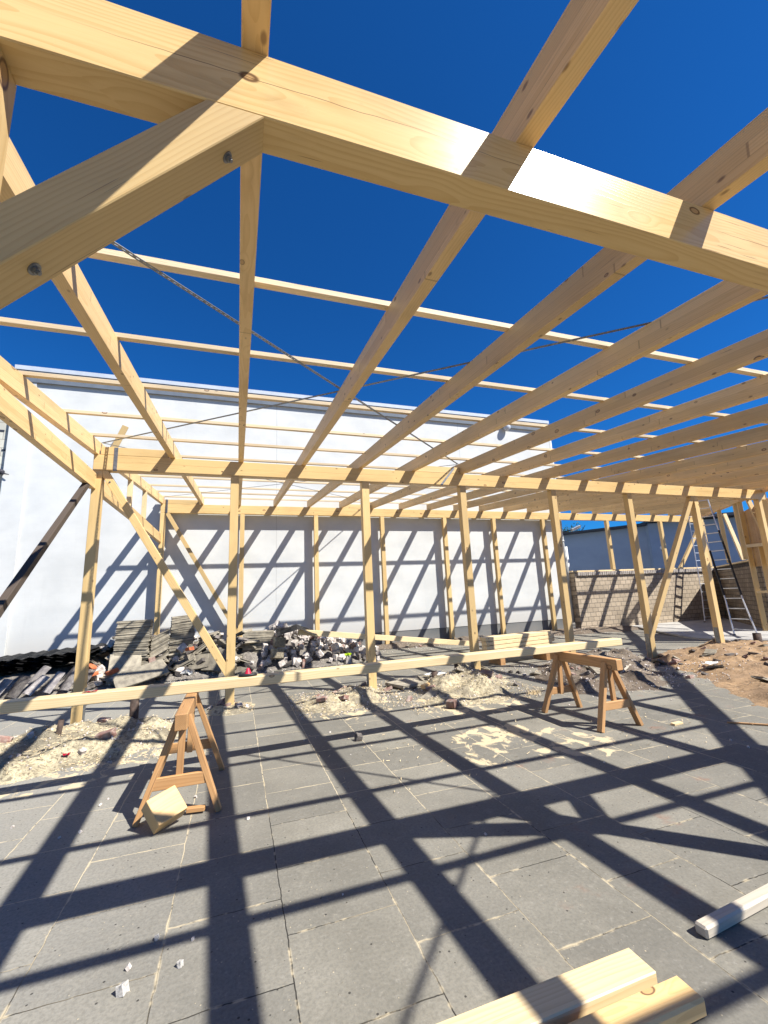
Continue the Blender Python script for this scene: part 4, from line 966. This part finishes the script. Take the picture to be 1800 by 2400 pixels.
# ------------------------------------------------------------------ ladders, lamps, tree
def ladder(name, F0, F1, T0, T1, n, label, sleeve=None, group='aluminium ladders leaning at the right end'):
    t = empty(name, ((F0[0] + F1[0]) / 2, (F0[1] + F1[1]) / 2, 0), label, 'ladder', group)
    F0, F1, T0, T1 = map(Vector, (F0, F1, T0, T1))
    for A, B in ((F0, T0), (F1, T1)):
        bend = A.lerp(B, .22)
        timber('rail', bend, B, 0.026, 0.07, M_ALU, t, upv=(1, 0.9, 0))
        out = (A - (F0 + F1) / 2).normalized() * .07
        timber('foot_rail', A + out, bend, 0.03, 0.075, M_ALU, t, upv=(1, .9, 0))
        bm = bmesh.new(); bbox(bm, tuple(A + out + Vector((0, 0, .02))), (.06, .06, .05), bev=.01); mobj('rubber_foot', bm, M_BLACK, None, t)
    if sleeve:
        A, B = F0, T0
        timber('black_sleeve', A.lerp(B, sleeve[0]) + Vector((-.012, -.012, 0)), A.lerp(B, sleeve[1]) + Vector((-.012, -.012, 0)), 0.045, 0.085, M_BLACK, t, upv=(1, .9, 0))
        A, B = F1, T1
        timber('black_sleeve', A.lerp(B, sleeve[0]) + Vector((-.012, -.012, 0)), A.lerp(B, sleeve[1] * .8) + Vector((-.012, -.012, 0)), 0.045, 0.085, M_BLACK, t, upv=(1, .9, 0))
    for i in range(n):
        f = (i + .6) / n; a = F0.lerp(T0, f); c = F1.lerp(T1, f)
        timber('rung', a, c, 0.055, 0.025, M_ALU, t)
    return t
ladder('ladder', (13.33, 8.30, 0.05), (13.42, 8.84, 0.05), (14.60, 9.70, 4.33), (14.35, 9.98, 4.33), 15, 'tall aluminium ladder with black sleeves leaning at the front right by the slanted brick wall', (.26, .72))
ladder('ladder', (17.37, 12.46, 0.05), (17.80, 12.40, 0.05), (18.45, 13.16, 4.50), (18.86, 13.10, 4.50), 14, 'slim aluminium ladder standing behind in the brick wall corner')
fl = empty('flood_light', (12.6, 13.95, 3.9), 'small grey flood light on an arm at the corner of the white building', 'flood light')
bm = bmesh.new(); bbox(bm, (12.98, 13.9, 3.96), (.42, .22, .09), rot=Euler((0, R(-22), 0)).to_matrix().to_4x4(), bev=.02); mobj('lamp_head', bm, M_GLASS, None, fl)
bm = bmesh.new(); cyl(bm, (12.1, 13.85, 3.75), (12.8, 13.9, 3.90), .025, 8); mobj('arm', bm, M_GUT, None, fl)
sl = empty('street_lamp', (21.23, 17, 0), 'slim street lamp with white round head before the shaded building', 'street lamp')
bm = bmesh.new(); cyl(bm, (21.23, 16.9, 0), (21.29, 16.9, 3.35), .025, 8); mobj('pole', bm, M_GUT, None, sl)
bm = bmesh.new(); bmesh.ops.create_uvsphere(bm, u_segments=16, v_segments=10, radius=.2, matrix=Matrix.Translation((21.29, 16.9, 3.47)) @ Matrix.Diagonal((1, 1, .75, 1))); mobj('lamp_head', bm, M_WHITE, None, sl, True)
bm = bmesh.new(); cyl(bm, (21.29, 16.9, 3.3), (21.29, 16.9, 3.4), .16, 12); mobj('lamp_collar', bm, M_BLACK, None, sl)
# tree far behind
tr = empty('tree', (36.8, 40.5, 0), 'dark green tree top showing behind the corner of the white building', 'tree')
bm = bmesh.new(); cyl(bm, (36.8, 40.5, 0), (36.8, 40.5, 6.5), .35, 10, .15)
random.seed(8)
for i in range(7):
    a = i * .9; cyl(bm, (36.8, 40.5, 4 + i * .4), (36.8 + 1.8 * math.cos(a), 40.5 + 1.8 * math.sin(a), 6.3 + i * .4), .10, 6, .03)
mobj('trunk', bm, M_BARK, None, tr)
bm = bmesh.new()
for c_ in range(46):
    cx, cy, cz = 36.8 + random.gauss(0, 1.3), 40.5 + random.gauss(0, 1.3), 7.3 + random.gauss(0, .85)
    for i in range(60):
        p = Vector((cx + random.gauss(0, .34), cy + random.gauss(0, .34), cz + random.gauss(0, .28))); q = Euler((random.uniform(0, 6), random.uniform(0, 6), 0)).to_matrix()
        bm.faces.new([bm.verts.new(p + q @ Vector(v)) for v in ((-.09, 0, 0), (0, .05, 0), (.09, 0, 0), (0, -.05, 0))])
mobj('crown', bm, M_LEAF, None, tr)
